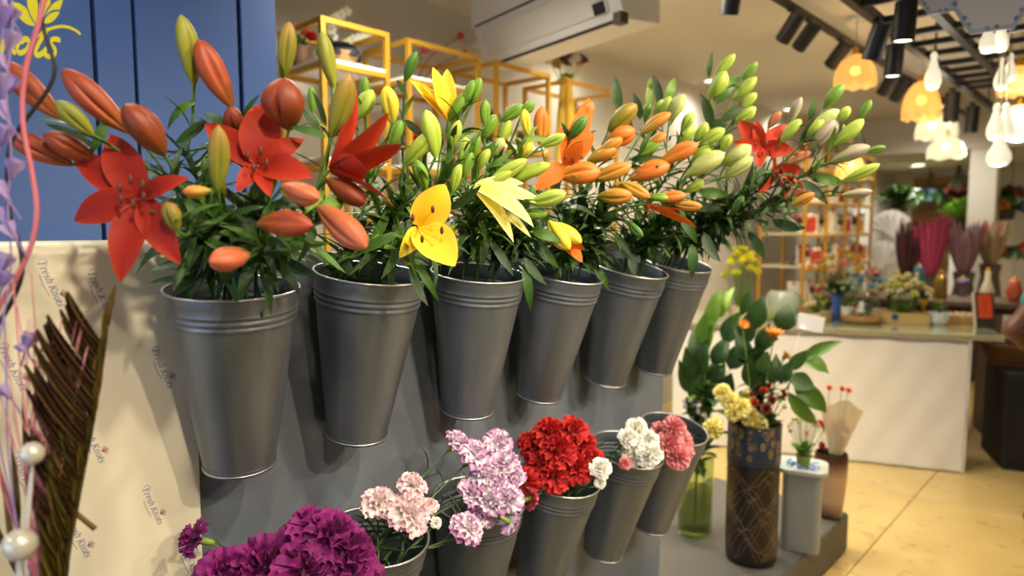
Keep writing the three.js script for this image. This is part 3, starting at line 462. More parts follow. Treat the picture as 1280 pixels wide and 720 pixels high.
// ---------------------------------------------------------------- carnations
const CARN = { purple: ['#600a56', '#86126c', '#aa2890'], pinkEdge: ['#f4e2e0', '#f8eeec', '#cf86a4'], lilac: ['#eedbe8', '#f8f0f4', '#a63a9c'], red: ['#a00c10', '#bd1616', '#d02c24'], white: ['#e9ead8', '#f2f0e6', '#f6f3ea'], salmon: ['#e07c84', '#e89498', '#f2b2ae'], rose: ['#c83a56', '#d85a72', '#ea90a0'], lemon: ['#e9d86a', '#f0e48c', '#f4ecac'] };
const carnGeoOf = {};
function carnGeo(key, v) {
  const id = key + v; if (carnGeoOf[id]) return carnGeoOf[id];
  const [c0, c1, ce] = CARN[key].map(rgb), P = [], C = [], I = [], n = 34; let base = 0;
  const r = ((s) => () => { s = (s * 1664525 + 1013904223) >>> 0; return s / 4294967296; })(777 + v * 91 + key.length * 13);
  for (let i = 0; i < n; i++) {
    const q = (i + 0.5) / n, az = i * 2.39996 + r() * 0.5, el = (0.10 + 1.62 * Math.pow(q, 0.62)) + (r() - 0.5) * 0.3, L = (0.78 + 0.34 * q) * (0.9 + 0.25 * r()), W = (0.55 + 0.5 * q) * (0.85 + 0.4 * r());
    const d = V(Math.sin(el) * Math.cos(az), Math.cos(el), Math.sin(el) * Math.sin(az)), up = V(-Math.cos(el) * Math.cos(az), Math.sin(el), -Math.cos(el) * Math.sin(az)), side = new THREE.Vector3().crossVectors(d, up);
    const NU = 4, NV = 8, ph = r() * 6.28, amp = 0.10 + 0.08 * r(), tone = (r() - 0.5) * 0.25;
    for (let a = 0; a <= NU; a++) for (let b = 0; b <= NV; b++) {
      const u = a / NU, s = b / NV * 2 - 1, rad = L * (0.12 + 0.88 * u) * (1 - 0.12 * s * s * u) + (a === NU ? (b % 2 ? 0.045 : -0.03) : 0), w = W * 0.5 * (0.18 + 0.82 * Math.pow(u, 0.8)) * s;
      const off = amp * u * u * Math.sin(s * 5.2 + ph) + 0.05 * u * Math.cos(s * 9 + ph * 2) - 0.16 * u * u * (q > 0.4 ? 1 : -0.6);
      P.push(d.x * rad + side.x * w + up.x * off, d.y * rad * 0.86 + side.y * w + up.y * off, d.z * rad + side.z * w + up.z * off);
      const e = a === NU ? 0.95 : a === NU - 1 ? 0.28 : 0; let c = key === 'pinkEdge' || key === 'lilac' ? mix(c1, ce, e * (hash2(i, b, v) > 0.35 ? 0.85 : 0.15)) : mix(c1, hash2(i, 5, v) > 0.5 ? c0 : ce, 0.35 * hash2(i, 9, v));   // one tone per petal; only the picotee kinds have dyed edges
      if (key === 'lilac' && hash2(i, 3, v) > 0.72) c = mix(c, ce, 0.5); C.push(...c.map((x) => Math.max(0, x * (1 + tone * (key === 'purple' || key === 'red' ? 1 : 0.25)))));
    }
    for (let a = 0; a < NU; a++) for (let b = 0; b < NV; b++) { const x = base + a * (NV + 1) + b, y = x + NV + 1; I.push(x, y, x + 1, y, y + 1, x + 1); }
    base += (NU + 1) * (NV + 1);
  }
  const g = new THREE.BufferGeometry(); g.setAttribute('position', new THREE.Float32BufferAttribute(P, 3)); g.setAttribute('color', new THREE.Float32BufferAttribute(C, 3)); g.setIndex(I); g.computeVertexNormals();
  return carnGeoOf[id] = g;
}
const calyxGeo = lathe([[0, -1.15], [0.10, -1.12], [0.2, -1.0], [0.26, -0.7], [0.27, -0.3], [0.30, 0.0], [0.36, 0.12], [0.24, 0.05], [0, 0.0]], 12);
const calyxMat = std(0x7f9a3a, 0.5), carnStem = std(0x4f6b3a, 0.55), carnLeaf = std(0x3f5c38, 0.5);
let cv = 0;
function carnation(src, px, py, dpx, t, key, label, { dir, group, noStem } = {}) {
  const r = dpx / FOCAL * t / 2, c = vpos(px, py, t), g = thing('carnation', label, 'carnation', src.mouth.clone(), group ?? 'carnations in the lower buckets'), O = g.position;
  const mouth = src.mouth.clone().add(V(rr(-0.45, 0.45) * src.r, -0.03, rr(-0.45, 0.45) * src.r));
  let d = dir ? V(...dir) : c.clone().sub(mouth).normalize().multiplyScalar(0.7).add(toCam.clone().sub(c).normalize().multiplyScalar(0.55)).add(V(rr(-0.25, 0.25), rr(0, 0.3), rr(-0.25, 0.25)));
  d.normalize();
  const root = c.clone().addScaledVector(d, -r * 0.45).sub(O);
  pose(part('flower_head', carnGeo(key, cv++ % 3), carnMat, g), root, d, V(rr(-1, 1), rr(-1, 1), rr(-1, 1)), V(r * 0.98, r * 0.98, r * 0.98));
  pose(part('calyx', calyxGeo, calyxMat, g), root, d, V(0.3, 0, 1), V(Math.max(r * 0.8, 0.011), Math.max(r * 1.05, 0.017), Math.max(r * 0.8, 0.011)));
  if (noStem) return g;
  const s0 = root.clone().addScaledVector(d, -Math.max(r * 1.05, 0.017)), m = mouth.sub(O), deep = src.deep.clone().sub(O).add(V(rr(-1, 1) * 0.02, 0, rr(-1, 1) * 0.02));
  const pts = [deep, m, m.clone().lerp(s0, 0.55).addScaledVector(d, -0.02), s0];
  part('stem', sweep(pts, 0.0019, 6, 14), carnStem, g);
  const cr = new THREE.CatmullRomCurve3(pts, false, 'centripetal');
  for (let k = 0; k < 7; k++) { const u = 0.42 + 0.075 * k, p = cr.getPointAt(u), tan = cr.getTangentAt(u), a = rnd() * 6.28; pose(part('leaf', leafGeos[k % 5], carnLeaf, g), p, tan.clone().add(V(Math.cos(a), 0.1, Math.sin(a)).multiplyScalar(0.8)), tan, V(0.035, rr(0.05, 0.085), 0.06)); }
  return g;
}
const lower = BUCKETS[1].map((b) => ({ mouth: b.mouth, deep: b.B.clone().addScaledVector(b.ax, 0.05), r: BR }));
const put = (i, t, key, label, list, group) => list.forEach(([x, y, d, dt = 0, dir]) => carnation(lower[i], x, y, d, t + dt, key, label, { dir, group }));
put(0, 1.14, 'purple', 'deep purple carnation massed with others in the first lower bucket', [[322, 702, 92], [282, 716, 70], [352, 728, 84], [398, 652, 66, 0.02], [420, 662, 72], [446, 690, 76], [392, 704, 92, -0.03], [430, 722, 86, -0.02], [300, 740, 90, -0.02], [372, 668, 50, 0.06], [455, 728, 70, 0.02]], 'deep purple carnations');
put(0, 1.16, 'purple', 'deep purple carnation turned away, its green calyx showing against the paper', [[232, 672, 44, 0, [-0.75, 0.35, -0.25]]], 'single deep purple carnation');
put(1, 1.34, 'pinkEdge', 'white carnation with fine pink petal edges in a loose trio', [[474, 622, 44], [515, 634, 54, -0.02], [518, 600, 36, 0.02], [538, 628, 24, 0.03]], 'pink-edged white carnations');
put(1, 1.33, 'white', 'small white carnation bud just opening below the pink-edged trio', [[547, 652, 15]], 'single white carnation bud');
put(2, 1.5, 'lilac', 'white carnation streaked with purple in the crowded upright cluster', [[626, 549, 36, 0.05], [634, 574, 36, 0.02], [606, 590, 40, 0], [622, 598, 36, 0], [641, 592, 34, 0.02], [614, 624, 40, -0.03], [634, 622, 40, -0.02], [606, 642, 36, -0.02]], 'purple-streaked carnations');
put(1, 1.48, 'lilac', 'purple-streaked carnation on a long stem leaning over from the second lower bucket', [[577, 547, 32, 0.04], [598, 563, 40, 0.02], [597, 612, 38, 0], [590, 656, 42, -0.06]], 'leaning purple-streaked carnations');
put(2, 1.48, 'lilac', 'purple-streaked carnation hanging over the bucket rim with its calyx showing', [[642, 655, 28, 0, [0.7, -0.5, 0.2]]], 'single drooping carnation');
put(3, 1.72, 'red', 'bright red carnation in the dome of the fourth lower bucket', [[688, 534, 42], [716, 531, 42], [668, 556, 38], [698, 557, 44, -0.03], [730, 552, 42], [742, 572, 34], [694, 588, 42, -0.04], [722, 582, 42, -0.03], [676, 576, 38, -0.02], [658, 548, 24, 0.02]], 'bright red carnations');
put(3, 1.64, 'red', 'red carnation below the dome beside the purple-streaked cluster', [[654, 601, 34]], 'single low red carnation');
put(3, 1.6, 'rose', 'rosy pink carnation turned sideways with its green calyx showing', [[668, 622, 26, 0, [0.75, 0.0, 0.2]]], 'single rosy carnation');
put(3, 1.68, 'white', 'small white carnation at the edge of the red dome', [[753, 584, 26], [751, 603, 14]], 'white carnations by the red dome');
put(4, 1.86, 'white', 'pure white carnation in the fifth lower bucket', [[797, 532, 26, 0.03], [787, 546, 24], [811, 548, 24], [794, 566, 28], [814, 566, 32, -0.03], [806, 556, 24, 0.02]], 'white carnations');
put(4, 1.84, 'salmon', 'pink carnation bud under the white carnations', [[781, 579, 15, 0, [-0.6, 0.3, 0.3]]], 'single pink carnation bud');
put(5, 1.98, 'salmon', 'salmon pink ruffled carnation in the last lower bucket', [[840, 535, 32], [850, 552, 32], [836, 556, 34, -0.02], [846, 572, 34, -0.03], [824, 540, 24, 0.03], [856, 566, 22, 0.02]], 'salmon pink carnations');
// ---------------------------------------------------------------- printed wrapping paper over the end of the stand
const PAPER_X1 = onZ(247, 600, PZ).x, PAPER_X0 = -0.75;
{
  const W = 1024, H = 1024, cv2 = document.createElement('canvas'); cv2.width = W; cv2.height = H; const c = cv2.getContext('2d');
  c.fillStyle = '#e8ddc0'; c.fillRect(0, 0, W, H);
  const sx = W / (PAPER_X1 - PAPER_X0), sy = H / 1.16;                            // pixels per metre; sheet is 1.16 m tall, v = 0 at its foot
  const marks = [[122, 362], [200, 456], [112, 548], [187, 628], [12, 455], [95, 668], [28, 590], [60, 350], [235, 700]];
  for (const [px, py] of marks) {
    const p = onZ(px, py, PZ + 0.006); c.save(); c.translate((p.x - PAPER_X0) * sx, (1.545 - p.y) * sy); c.scale(sx / 1750, sy / 1750); c.rotate(72 * Math.PI / 180);
    c.fillStyle = '#5d5f8c'; c.save(); c.transform(1, 0, -0.32, 1, 0, 0); c.font = '23px serif'; c.fillText('Fresh Knots', -52, 6); c.restore();
    c.strokeStyle = '#6a6c98'; c.lineWidth = 1.3; c.beginPath(); c.moveTo(-56, 2); c.quadraticCurveTo(-66, -16, -46, -15); c.quadraticCurveTo(-40, -12, -50, -6); c.stroke();
    c.beginPath(); c.moveTo(-20, 14); c.quadraticCurveTo(10, 19, 40, 13); c.stroke(); c.beginPath(); c.moveTo(54, 5); c.quadraticCurveTo(66, 0, 64, -10); c.stroke();
    c.strokeStyle = '#8a4a5c'; c.lineWidth = 2; for (let k = 0; k < 5; k++) { c.beginPath(); c.moveTo(46, -12); c.quadraticCurveTo(36 + k * 6, -20 - (k % 2) * 4, 38 + k * 5, -30 + Math.abs(k - 2) * 3); c.stroke(); }
    c.restore();
  }
  const tex = new THREE.CanvasTexture(cv2); tex.colorSpace = THREE.SRGBColorSpace;
  const mat = std(0xffffff, 0.38, 0, { map: tex });
  const prof = []; for (let k = 0; k <= 12; k++) prof.push([PZ + 0.0085 + 0.003 * Math.sin(k * 0.9), 0.385 + k * 0.0935]);
  for (let k = 0; k <= 8; k++) { const a = k / 8 * Math.PI; prof.push([PZ - 0.015 + 0.0245 * Math.cos(a), 1.512 + 0.023 * Math.sin(a)]); } prof.push([PZ - 0.041, 1.42], [PZ - 0.041, 1.3]);
  const NX = 18, P = [], U = [], I = []; let s = 0;
  prof.forEach(([z, y], j) => { if (j) s += Math.hypot(z - prof[j - 1][0], y - prof[j - 1][1]); for (let i = 0; i <= NX; i++) { const u = i / NX, x = PAPER_X0 + u * (PAPER_X1 - PAPER_X0); P.push(x, y, z + 0.0025 * Math.sin(i * 1.1 + j * 0.35)); U.push(u, s / 1.16); } });
  for (let j = 0; j < prof.length - 1; j++) for (let i = 0; i < NX; i++) { const a = j * (NX + 1) + i, b = a + NX + 1; I.push(a, a + 1, b, b, a + 1, b + 1); }
  const g = new THREE.BufferGeometry(); g.setAttribute('position', new THREE.Float32BufferAttribute(P, 3)); g.setAttribute('uv', new THREE.Float32BufferAttribute(U, 2)); g.setIndex(I); g.computeVertexNormals();
  solo('wrapping_paper', g, mat, 'cream wrapping paper printed with small script logos draped over the stand', 'paper');
}
// ---------------------------------------------------------------- blue partition with yellow lettering
{
  const Z = -2.3, g = thing('blue_partition', 'blue partition board with dark upright grooves and yellow script lettering', 'partition', V(0, 0, 0));
  const xs = [-330, -240, 115, 166, 297, 345].map((px) => onZ(px, 60, Z).x), xr = [-236, 121, 171, 303].map((px) => onZ(px, 60, Z).x);
  const W = 1024, H = 1024, cv2 = document.createElement('canvas'); cv2.width = W; cv2.height = H; const c = cv2.getContext('2d'); c.fillStyle = '#35568f'; c.fillRect(0, 0, W, H);
  const pr0 = xr[0], pr1 = xs[2], y0 = 1.2, y1 = 2.5, sx = W / (pr1 - pr0), sy = H / (y1 - y0), q = (px, py) => { const p = onZ(px, py, Z); return [(p.x - pr0) * sx, (y1 - p.y) * sy]; };
  c.fillStyle = '#e0cf10'; c.strokeStyle = '#e0cf10';
  c.lineCap = 'round'; c.lineJoin = 'round';
  const stroke = (w, ...p) => { c.lineWidth = w; c.beginPath(); c.moveTo(...q(...p[0])); for (let i = 1; i + 2 < p.length; i += 3) c.bezierCurveTo(...q(...p[i]), ...q(...p[i + 1]), ...q(...p[i + 2])); c.stroke(); };
  { const [tx, ty] = q(-6, 62), w = 'Fresh K'; c.save(); c.translate(tx, ty); c.scale(sx / sy, 1); c.font = '70px serif'; c.fillText(w, -c.measureText(w).width, 0); c.restore(); }
  stroke(13, [-4, 66], [0, 56], [5, 48], [8, 46], [8, 52], [3, 60], [2, 65], [6, 54], [14, 44], [18, 48], [19, 54], [12, 62], [18, 65]);          // n
  stroke(12, [34, 50], [26, 46], [19, 58], [22, 64], [26, 70], [36, 62], [37, 54], [37, 48], [30, 46], [28, 52]);                             // o
  stroke(13, [58, 38], [52, 48], [44, 60], [44, 66], [45, 72], [54, 68], [57, 62]); stroke(7, [46, 46], [60, 34], [82, 26], [100, 42]);         // t with its long bar
  stroke(12, [74, 50], [66, 46], [60, 52], [66, 58], [74, 64], [66, 74], [57, 69]);                                                         // s
  for (const [x0, y0b, x1, y1b, w] of [[47, 33, 12, 2, 24], [48, 34, 34, -22, 30], [50, 34, 62, -20, 28], [52, 32, 80, -2, 20], [52, 30, 76, 14, 14]]) { const p = q(x0, y0b), r = q(x1, y1b), m = [(p[0] + r[0]) / 2, (p[1] + r[1]) / 2], n = [-(r[1] - p[1]), r[0] - p[0]], l = Math.hypot(...n); c.beginPath(); c.moveTo(...p); c.quadraticCurveTo(m[0] + n[0] / l * w * 1.6, m[1] + n[1] / l * w * 1.6, ...r); c.quadraticCurveTo(m[0] - n[0] / l * w * 1.6, m[1] - n[1] / l * w * 1.6, ...p); c.fill(); c.strokeStyle = '#35568f'; c.lineWidth = 4; c.stroke(); c.strokeStyle = '#e0cf10'; }
  const tex = new THREE.CanvasTexture(cv2); tex.colorSpace = THREE.SRGBColorSpace;
  const blue = std(0x35568f, 0.5), print = std(0xffffff, 0.5, 0, { map: tex });
  part('backing', slabBetween(xs[0], xs[5], 0, CEIL, Z - 0.07, Z - 0.03), M.blackMatte, g);
  const panel = (xa, xb, m, ya, yb) => { const geo = slabBetween(xa, xb, ya, yb, Z - 0.03, Z); if (m === print) { const U = geo.attributes.uv, P = geo.attributes.position; for (let i = 0; i < P.count; i++) U.setXY(i, (P.getX(i) - pr0) / (pr1 - pr0), (P.getY(i) - y0) / (y1 - y0)); } part('panel', geo, m, g); };
  panel(xs[0], xs[1], blue, 0, CEIL); panel(pr0, pr1, print, y0, y1); panel(pr0, pr1, blue, 0, y0); panel(pr0, pr1, blue, y1, CEIL); panel(xr[1], xs[3], blue, 0, CEIL); panel(xr[2], xs[4], blue, 0, CEIL); panel(xr[3], xs[5], blue, 0, CEIL);
}
// ---------------------------------------------------------------- gold display shelving along the wall behind the stand
const SZ = -2.55, shelfTops = [[402, 487], [510, 601], [620, 689], [710, 775]];
const shelfInfo = [];
shelfTops.forEach(([a, b], i) => {
  const xa = onZ(a, 60, SZ).x, xb = onZ(b, 60, SZ).x, top = 2.43, D = 0.36, w = 0.022, words = ['with a dark basket and red flowers on its top board', 'with red berry stems standing in it', 'with small cups and an easel on its board', 'with a tall yellow vase on its board'];
  const g = thing('display_shelf', `gold framed display shelf ${words[i]}`, 'shelf', V(xa, 0, SZ), 'gold framed display shelves along the wall'), W = xb - xa;
  for (const x of [w / 2, W - w / 2]) for (const z of [-w / 2, -D + w / 2]) part('post', box(w, top, w, x, top / 2, z), M.goldPaint, g);
  const levels = [0.5, 0.95, 1.4, i === 3 ? 1.95 : i === 2 ? 2.0 : 1.85, i < 2 ? 2.26 : 0].filter(Boolean);
  for (const y of [...levels, top - w / 2]) for (const z of [-w / 2, -D + w / 2]) part('rail', box(W - 2 * w, w, w, W / 2, y === top - w / 2 ? y : y - w, z), M.goldPaint, g);
  for (const y of [...levels, top - w / 2]) for (const x of [w / 2, W - w / 2]) part('rail', box(w, w, D - 2 * w, x, y === top - w / 2 ? y : y - w, -D / 2), M.goldPaint, g);
  for (const y of levels) part('board', rbox(W - 0.01, 0.016, D - 0.01, 0.003, W / 2, y - 0.003, -D / 2, 1), M.white, g);
  shelfInfo.push({ x: xa, W, levels, D });
});
// things on those shelves
const potGeo = (r, h) => lathe([[0, 0], [r * 0.72, 0], [r * 0.76, 0.004], [r, h * 0.94], [r * 1.05, h * 0.95], [r * 1.05, h], [r * 0.95, h], [r * 0.9, h * 0.85], [0, h * 0.85]], 20);
function ball(r, n = 10) { return new THREE.IcosahedronGeometry(r, 2); }
// a bushy posy: a pot or vase with leaves and blossoms as parts
const roseGeo = (() => { const l = []; for (let i = 0; i < 13; i++) { const q = i / 13, a = i * 2.4, el = 0.2 + 1.25 * q, d = V(Math.sin(el) * Math.cos(a), Math.cos(el), Math.sin(el) * Math.sin(a)); l.push(blade(V(0, -0.2, 0), d.clone().multiplyScalar(0.6).add(V(0, 0.0, 0)), d.clone().multiplyScalar(0.95), V(-d.x * 0.5, 1, -d.z * 0.5), 0.75, { segs: 4, cross: 3, cup: 0.3, shape: (t) => 0.35 + 0.65 * Math.sin(Math.PI * Math.min(1, t * 0.8)) })); } return mergeGeometries(l); })();
const petalTone = {};
const tone = (hex) => petalTone[hex] ??= std(hex, 0.65);
function posy(name, label, pos, { r = 0.05, h = 0.09, pot = 0xcabfa5, potGeoFn = potGeo, blossoms = [], n = 10, size = 0.02, spread = 0.08, rise = 0.07, leaf = 14, leafLen = 0.07, group, category = 'flower pot', leafSet = leafMats } = {}) {
  const g = thing(name, label, category, pos, group);
  part('pot', potGeoFn(r, h), tone(pot), g);
  for (let k = 0; k < leaf; k++) { const a = k * 2.4, s = rr(0.2, 1), d = V(Math.cos(a) * s * spread * 1.3, rise * rr(0.3, 1.0), Math.sin(a) * s * spread * 1.3); pose(part('leaf', broadGeos[k % 3], leafSet[k % leafSet.length], g), V(d.x * 0.15, h * 0.9, d.z * 0.15), d, YUP, leafLen * rr(0.8, 1.3)); }
  for (let k = 0; k < n; k++) {
    const a = k * 2.4 + 0.5, s = Math.sqrt((k + 0.5) / n), c = V(Math.cos(a) * s * spread, h + rise * (1.15 - 0.55 * s * s) * rr(0.9, 1.1), Math.sin(a) * s * spread), b = V(c.x * 0.2, h * 0.85, c.z * 0.2);
    part('stalk', sweep([b, c], 0.0015, 5), M.stem, g);
    pose(part('blossom', roseGeo, tone(blossoms[k % blossoms.length]), g), c, c.clone().sub(b), V(1, 0, 0.3), size * rr(0.85, 1.2));
  }
  return g;
}
// ---------------------------------------------------------------- what stands on the gold shelves
const S1 = shelfInfo[0], S2 = shelfInfo[1], S3 = shelfInfo[2], S4 = shelfInfo[3];
posy('flower_pot', 'brown pot of red and white flowers at the end of the top shelf board', V(S1.x + 0.05, S1.levels[4] + 0.006, SZ - 0.26), { r: 0.045, h: 0.09, pot: 0x6b4a34, blossoms: [0xb8231e, 0xc4321f, 0xe8dccb, 0xd2541f], n: 9, size: 0.032, spread: 0.05, rise: 0.06, leaf: 6 });
{ // tan basket with a dark bow-like top
  const p = V(S1.x + 0.19, S1.levels[4] + 0.006, SZ - 0.16), g = thing('gift_basket', 'tan woven basket under a dark blue-black cloth on the gold shelf', 'basket', p);
  const P = [[0, 0], [0.055, 0]]; for (let k = 0; k <= 10; k++) P.push([0.055 + 0.03 * k / 10 + (k % 2) * 0.003, k * 0.007]); P.push([0.08, 0.07], [0.06, 0.01], [0, 0.01]);
  part('basket', lathe(P, 28), std(0xa8814e, 0.8), g);
  const clothG = new THREE.SphereGeometry(1, 24, 14, 0, Math.PI * 2, 0, Math.PI * 0.62), A = clothG.attributes.position; for (let i = 0; i < A.count; i++) { const x = A.getX(i), y = A.getY(i), z = A.getZ(i), w = 1 + 0.16 * Math.sin(Math.atan2(z, x) * 6) * (1 - y) * 0.7; A.setXYZ(i, x * 0.095 * w, 0.068 + y * 0.055, z * 0.085 * w); } clothG.computeVertexNormals();
  part('cloth', clothG, std(0x1d2230, 0.7), g);
  for (const s of [-1, 1]) pose(part('leaf', broadGeos[0], leafMats[1], g), V(s * 0.05, 0.1, 0.02), V(s, 0.6, 0.3), YUP, 0.07);
}
{ // white orchid spray arching behind
  const p = V(S1.x + 0.27, S1.levels[4] + 0.006, SZ - 0.3), g = thing('orchid_plant', 'white artificial orchid arching above the gold shelf', 'orchid', p);
  part('pot', potGeo(0.03, 0.06), tone(0xd8d2c4), g);
  const stems = [[V(0, 0.05, 0), V(-0.01, 0.14, 0), V(-0.04, 0.24, 0.02), V(0.03, 0.30, 0.04)], [V(0, 0.05, 0), V(0.03, 0.12, 0.01), V(0.05, 0.17, 0.03), V(0.13, 0.2, 0.06)]], wp = std(0xe9e6cf, 0.6), cream = std(0xd6d188, 0.6);
  const orchidPetal = blade(V(0, 0, 0), V(0, 0.5, 0.12), V(0, 1, 0), V(0, 0, 1), 0.85, { segs: 5, cross: 3, cup: 0.15 });
  for (const s of stems) { part('stem', sweep(s, 0.002, 5, 12), M.stem, g); const c = new THREE.CatmullRomCurve3(s); for (let k = 0; k < 6; k++) { const q = c.getPointAt(0.45 + 0.11 * k), f = new THREE.Group(); f.name = 'blossom'; f.position.copy(q); g.add(f); const face = V(-0.4 + rr(-0.3, 0.3), 0.1, 0.8); for (let j = 0; j < 5; j++) { const a = j * 1.2566 + 0.3, u = V(0.9, 0, 0.45).normalize(), d = u.multiplyScalar(Math.cos(a)).addScaledVector(YUP, Math.sin(a)); pose(part('petal', orchidPetal, j === 2 ? cream : wp, f), V(0, 0, 0), d, face, 0.028); } } }
  for (let k = 0; k < 4; k++) pose(part('leaf', broadGeos[k % 3], leafMats[k], g), V(0, 0.055, 0), V(Math.cos(k * 1.6), 0.5, Math.sin(k * 1.6)), YUP, 0.08);
}
{ // red berry stems in the second shelf
  const p = V(S2.x + 0.18, S2.levels[4] + 0.006, SZ - 0.2), berry = std(0xb3171a, 0.35);
  for (const [px, py, dx] of [[576, 45, 0.02], [581, 67, 0.05], [531, 62, -0.05]]) {
    const g = thing('berry_sprig', 'thin stem ending in a round red berry ball', 'berry stem', p.clone().add(V(dx, 0, 0)), 'red berry stems in the gold shelf'), e = onZ(px, py, SZ - 0.2).sub(g.position);
    part('stem', sweep([V(0, 0.002, 0), V(e.x * 0.3, e.y * 0.5, 0), e], 0.003, 6, 8), std(0x8c3a3a, 0.6), g); part('berry_ball', ball(0.02).translate(e.x, e.y, e.z), berry, g);
    for (let k = 1; k < 4; k++) part('berry', new THREE.SphereGeometry(0.006, 8, 6).translate(e.x * k / 4 + 0.008 * (k % 2 ? 1 : -1), e.y * k / 4, 0.004), berry, g);
  }
  posy('flower_pot', 'low pot of red and orange flowers on the second gold shelf', V(S2.x + 0.12, S2.levels[3] + 0.006, SZ - 0.16), { r: 0.05, h: 0.08, pot: 0xb9ae97, blossoms: [0xb3171a, 0xd2571d, 0xc42820], n: 12, size: 0.034, spread: 0.08, rise: 0.09, leaf: 10 });
  posy('flower_pot', 'white pot of yellow and red flowers on the second gold shelf', V(S2.x + 0.32, S2.levels[3] + 0.006, SZ - 0.2), { r: 0.05, h: 0.1, pot: 0xe3ddcf, blossoms: [0xd8b52c, 0xc0392b], n: 8, size: 0.028, spread: 0.06, rise: 0.08, leaf: 8 });
}
{ // cup, plant and easel in the third shelf
  const y = S3.levels[3] + 0.006;
  posy('flower_pot', 'dark footed bowl with a red posy on the third gold shelf', V(S3.x + 0.12, y, SZ - 0.15), { r: 0.07, h: 0.09, pot: 0x4a2d26, blossoms: [0x7c2a24, 0xa89c86, 0x5d2530], n: 8, size: 0.035, spread: 0.05, rise: 0.07, leaf: 5 });
  const e = thing('tabletop_easel', 'small pale wooden easel on the third gold shelf', 'easel', V(S3.x + 0.29, y, SZ - 0.17)), wood = std(0xcdb98f, 0.6);
  part('leg', sweep([V(-0.07, 0, 0), V(0, 0.24, -0.03)], 0.007, 8), wood, e); part('leg', sweep([V(0.07, 0, 0), V(0, 0.24, -0.03)], 0.007, 8), wood, e); part('leg', sweep([V(0, 0, -0.1), V(0, 0.24, -0.03)], 0.007, 8), wood, e); part('ledge', rbox(0.15, 0.012, 0.03, 0.002, 0, 0.06, 0.0, 1), wood, e);
  posy('flower_pot', 'small dark green plant beside the easel', V(S3.x + 0.4, y, SZ - 0.2), { r: 0.035, h: 0.05, pot: 0x2f3a2b, blossoms: [0xd7b13a], n: 2, size: 0.02, spread: 0.03, rise: 0.06, leaf: 16, leafLen: 0.07 });
}
{ // tall yellow vase with autumn flowers
  const g = posy('floor_vase', 'tall pale yellow vase topped with dark red and orange flowers', V(onZ(708, 80, SZ - 0.18).x, S4.levels[3] + 0.006, SZ - 0.18), { r: 0.06, h: 0.56, pot: 0xe2bd45, potGeoFn: (r, h) => lathe([[0, 0], [r * 1.15, 0], [r * 1.2, 0.01], [r * 0.95, h * 0.55], [r * 0.62, h * 0.93], [r * 0.72, h], [r * 0.6, h], [r * 0.5, h * 0.9], [0, h * 0.9]], 28), blossoms: [0x45161a, 0xc07a28, 0x3c1216, 0xb98b3a, 0x5b1c24, 0xd8cfc0], n: 18, size: 0.04, spread: 0.11, rise: 0.09, leaf: 8, category: 'vase' });
}
// ---------------------------------------------------------------- air conditioner and security cameras
{
  const yb = 2.445, A0 = onY(608, 84, yb), A1 = onY(782, 22, yb), e1 = A1.clone().sub(A0), L = e1.length(), D = 0.09; e1.normalize();
  const e2 = V(e1.z, 0, -e1.x); if (e2.dot(camera.position.clone().sub(A0)) < 0) e2.negate();                     // towards the room
  const g = thing('air_conditioner', 'white ceiling hung air conditioner with louvred underside', 'air conditioner', A0.clone()), rot = Math.atan2(-e1.z, e1.x); g.rotation.y = rot;
  const s = e2.clone().applyAxisAngle(YUP, -rot).z > 0 ? 1 : -1, sh = new THREE.Shape(); sh.moveTo(-0.2, 0.01); sh.lineTo(-0.2, 0.39); sh.lineTo(D, 0.39); sh.lineTo(D, 0.205); sh.lineTo(D - 0.02, 0.195); sh.quadraticCurveTo(0.045, 0.08, 0, 0);
  let cas = new THREE.ExtrudeGeometry(sh, { depth: L, bevelEnabled: true, bevelSize: 0.004, bevelThickness: 0.004, bevelSegments: 2 }); const P = cas.attributes.position; for (let i = 0; i < P.count; i++) P.setXYZ(i, P.getZ(i), P.getY(i), s * P.getX(i));
  if (s > 0) { const idx = []; for (let i = 0; i < P.count; i += 3) idx.push(i, i + 2, i + 1); cas.setIndex(idx); cas = cas.toNonIndexed(); } cas.computeVertexNormals();
  part('casing', cas, std(0xe4dfd2, 0.4), g);
  part('louvre_gap', rbox(L - 0.04, 0.008, 0.02, 0.002, L / 2, 0.2, s * (D - 0.006), 1), M.blackMatte, g); part('louvre_gap', rbox(L - 0.02, 0.01, 0.02, 0.002, L / 2, 0.0, s * 0.0, 1), M.blackMatte, g);
  const lv = part('louvre', rbox(L - 0.14, 0.13, 0.006, 0.002, 0, 0, 0, 1), std(0xdad4c4, 0.4), g); lv.position.set(L / 2, 0.1, s * 0.053); lv.rotation.x = s * 0.37;
  part('end_bracket', rbox(0.05, 0.05, 0.05, 0.006, L - 0.02, 0.0, s * 0.01), std(0x4a4034, 0.5), g); const ou = part('outlet', rbox(0.07, 0.05, 0.006, 0.002, 0, 0, 0, 1), M.blackMatte, g); ou.position.set(L - 0.12, 0.06, s * 0.045); ou.rotation.x = s * 0.4;
  part('blue_label', box(0.2, 0.014, 0.004, L * 0.5, 0.3, s * (D + 0.004)), std(0x3c52a0, 0.5), g); for (const x of [0.15, L - 0.15]) part('hanger', cyl(0.008, 0.008, 0.04, 8, x, 0.37, -s * 0.06), M.black, g);
}
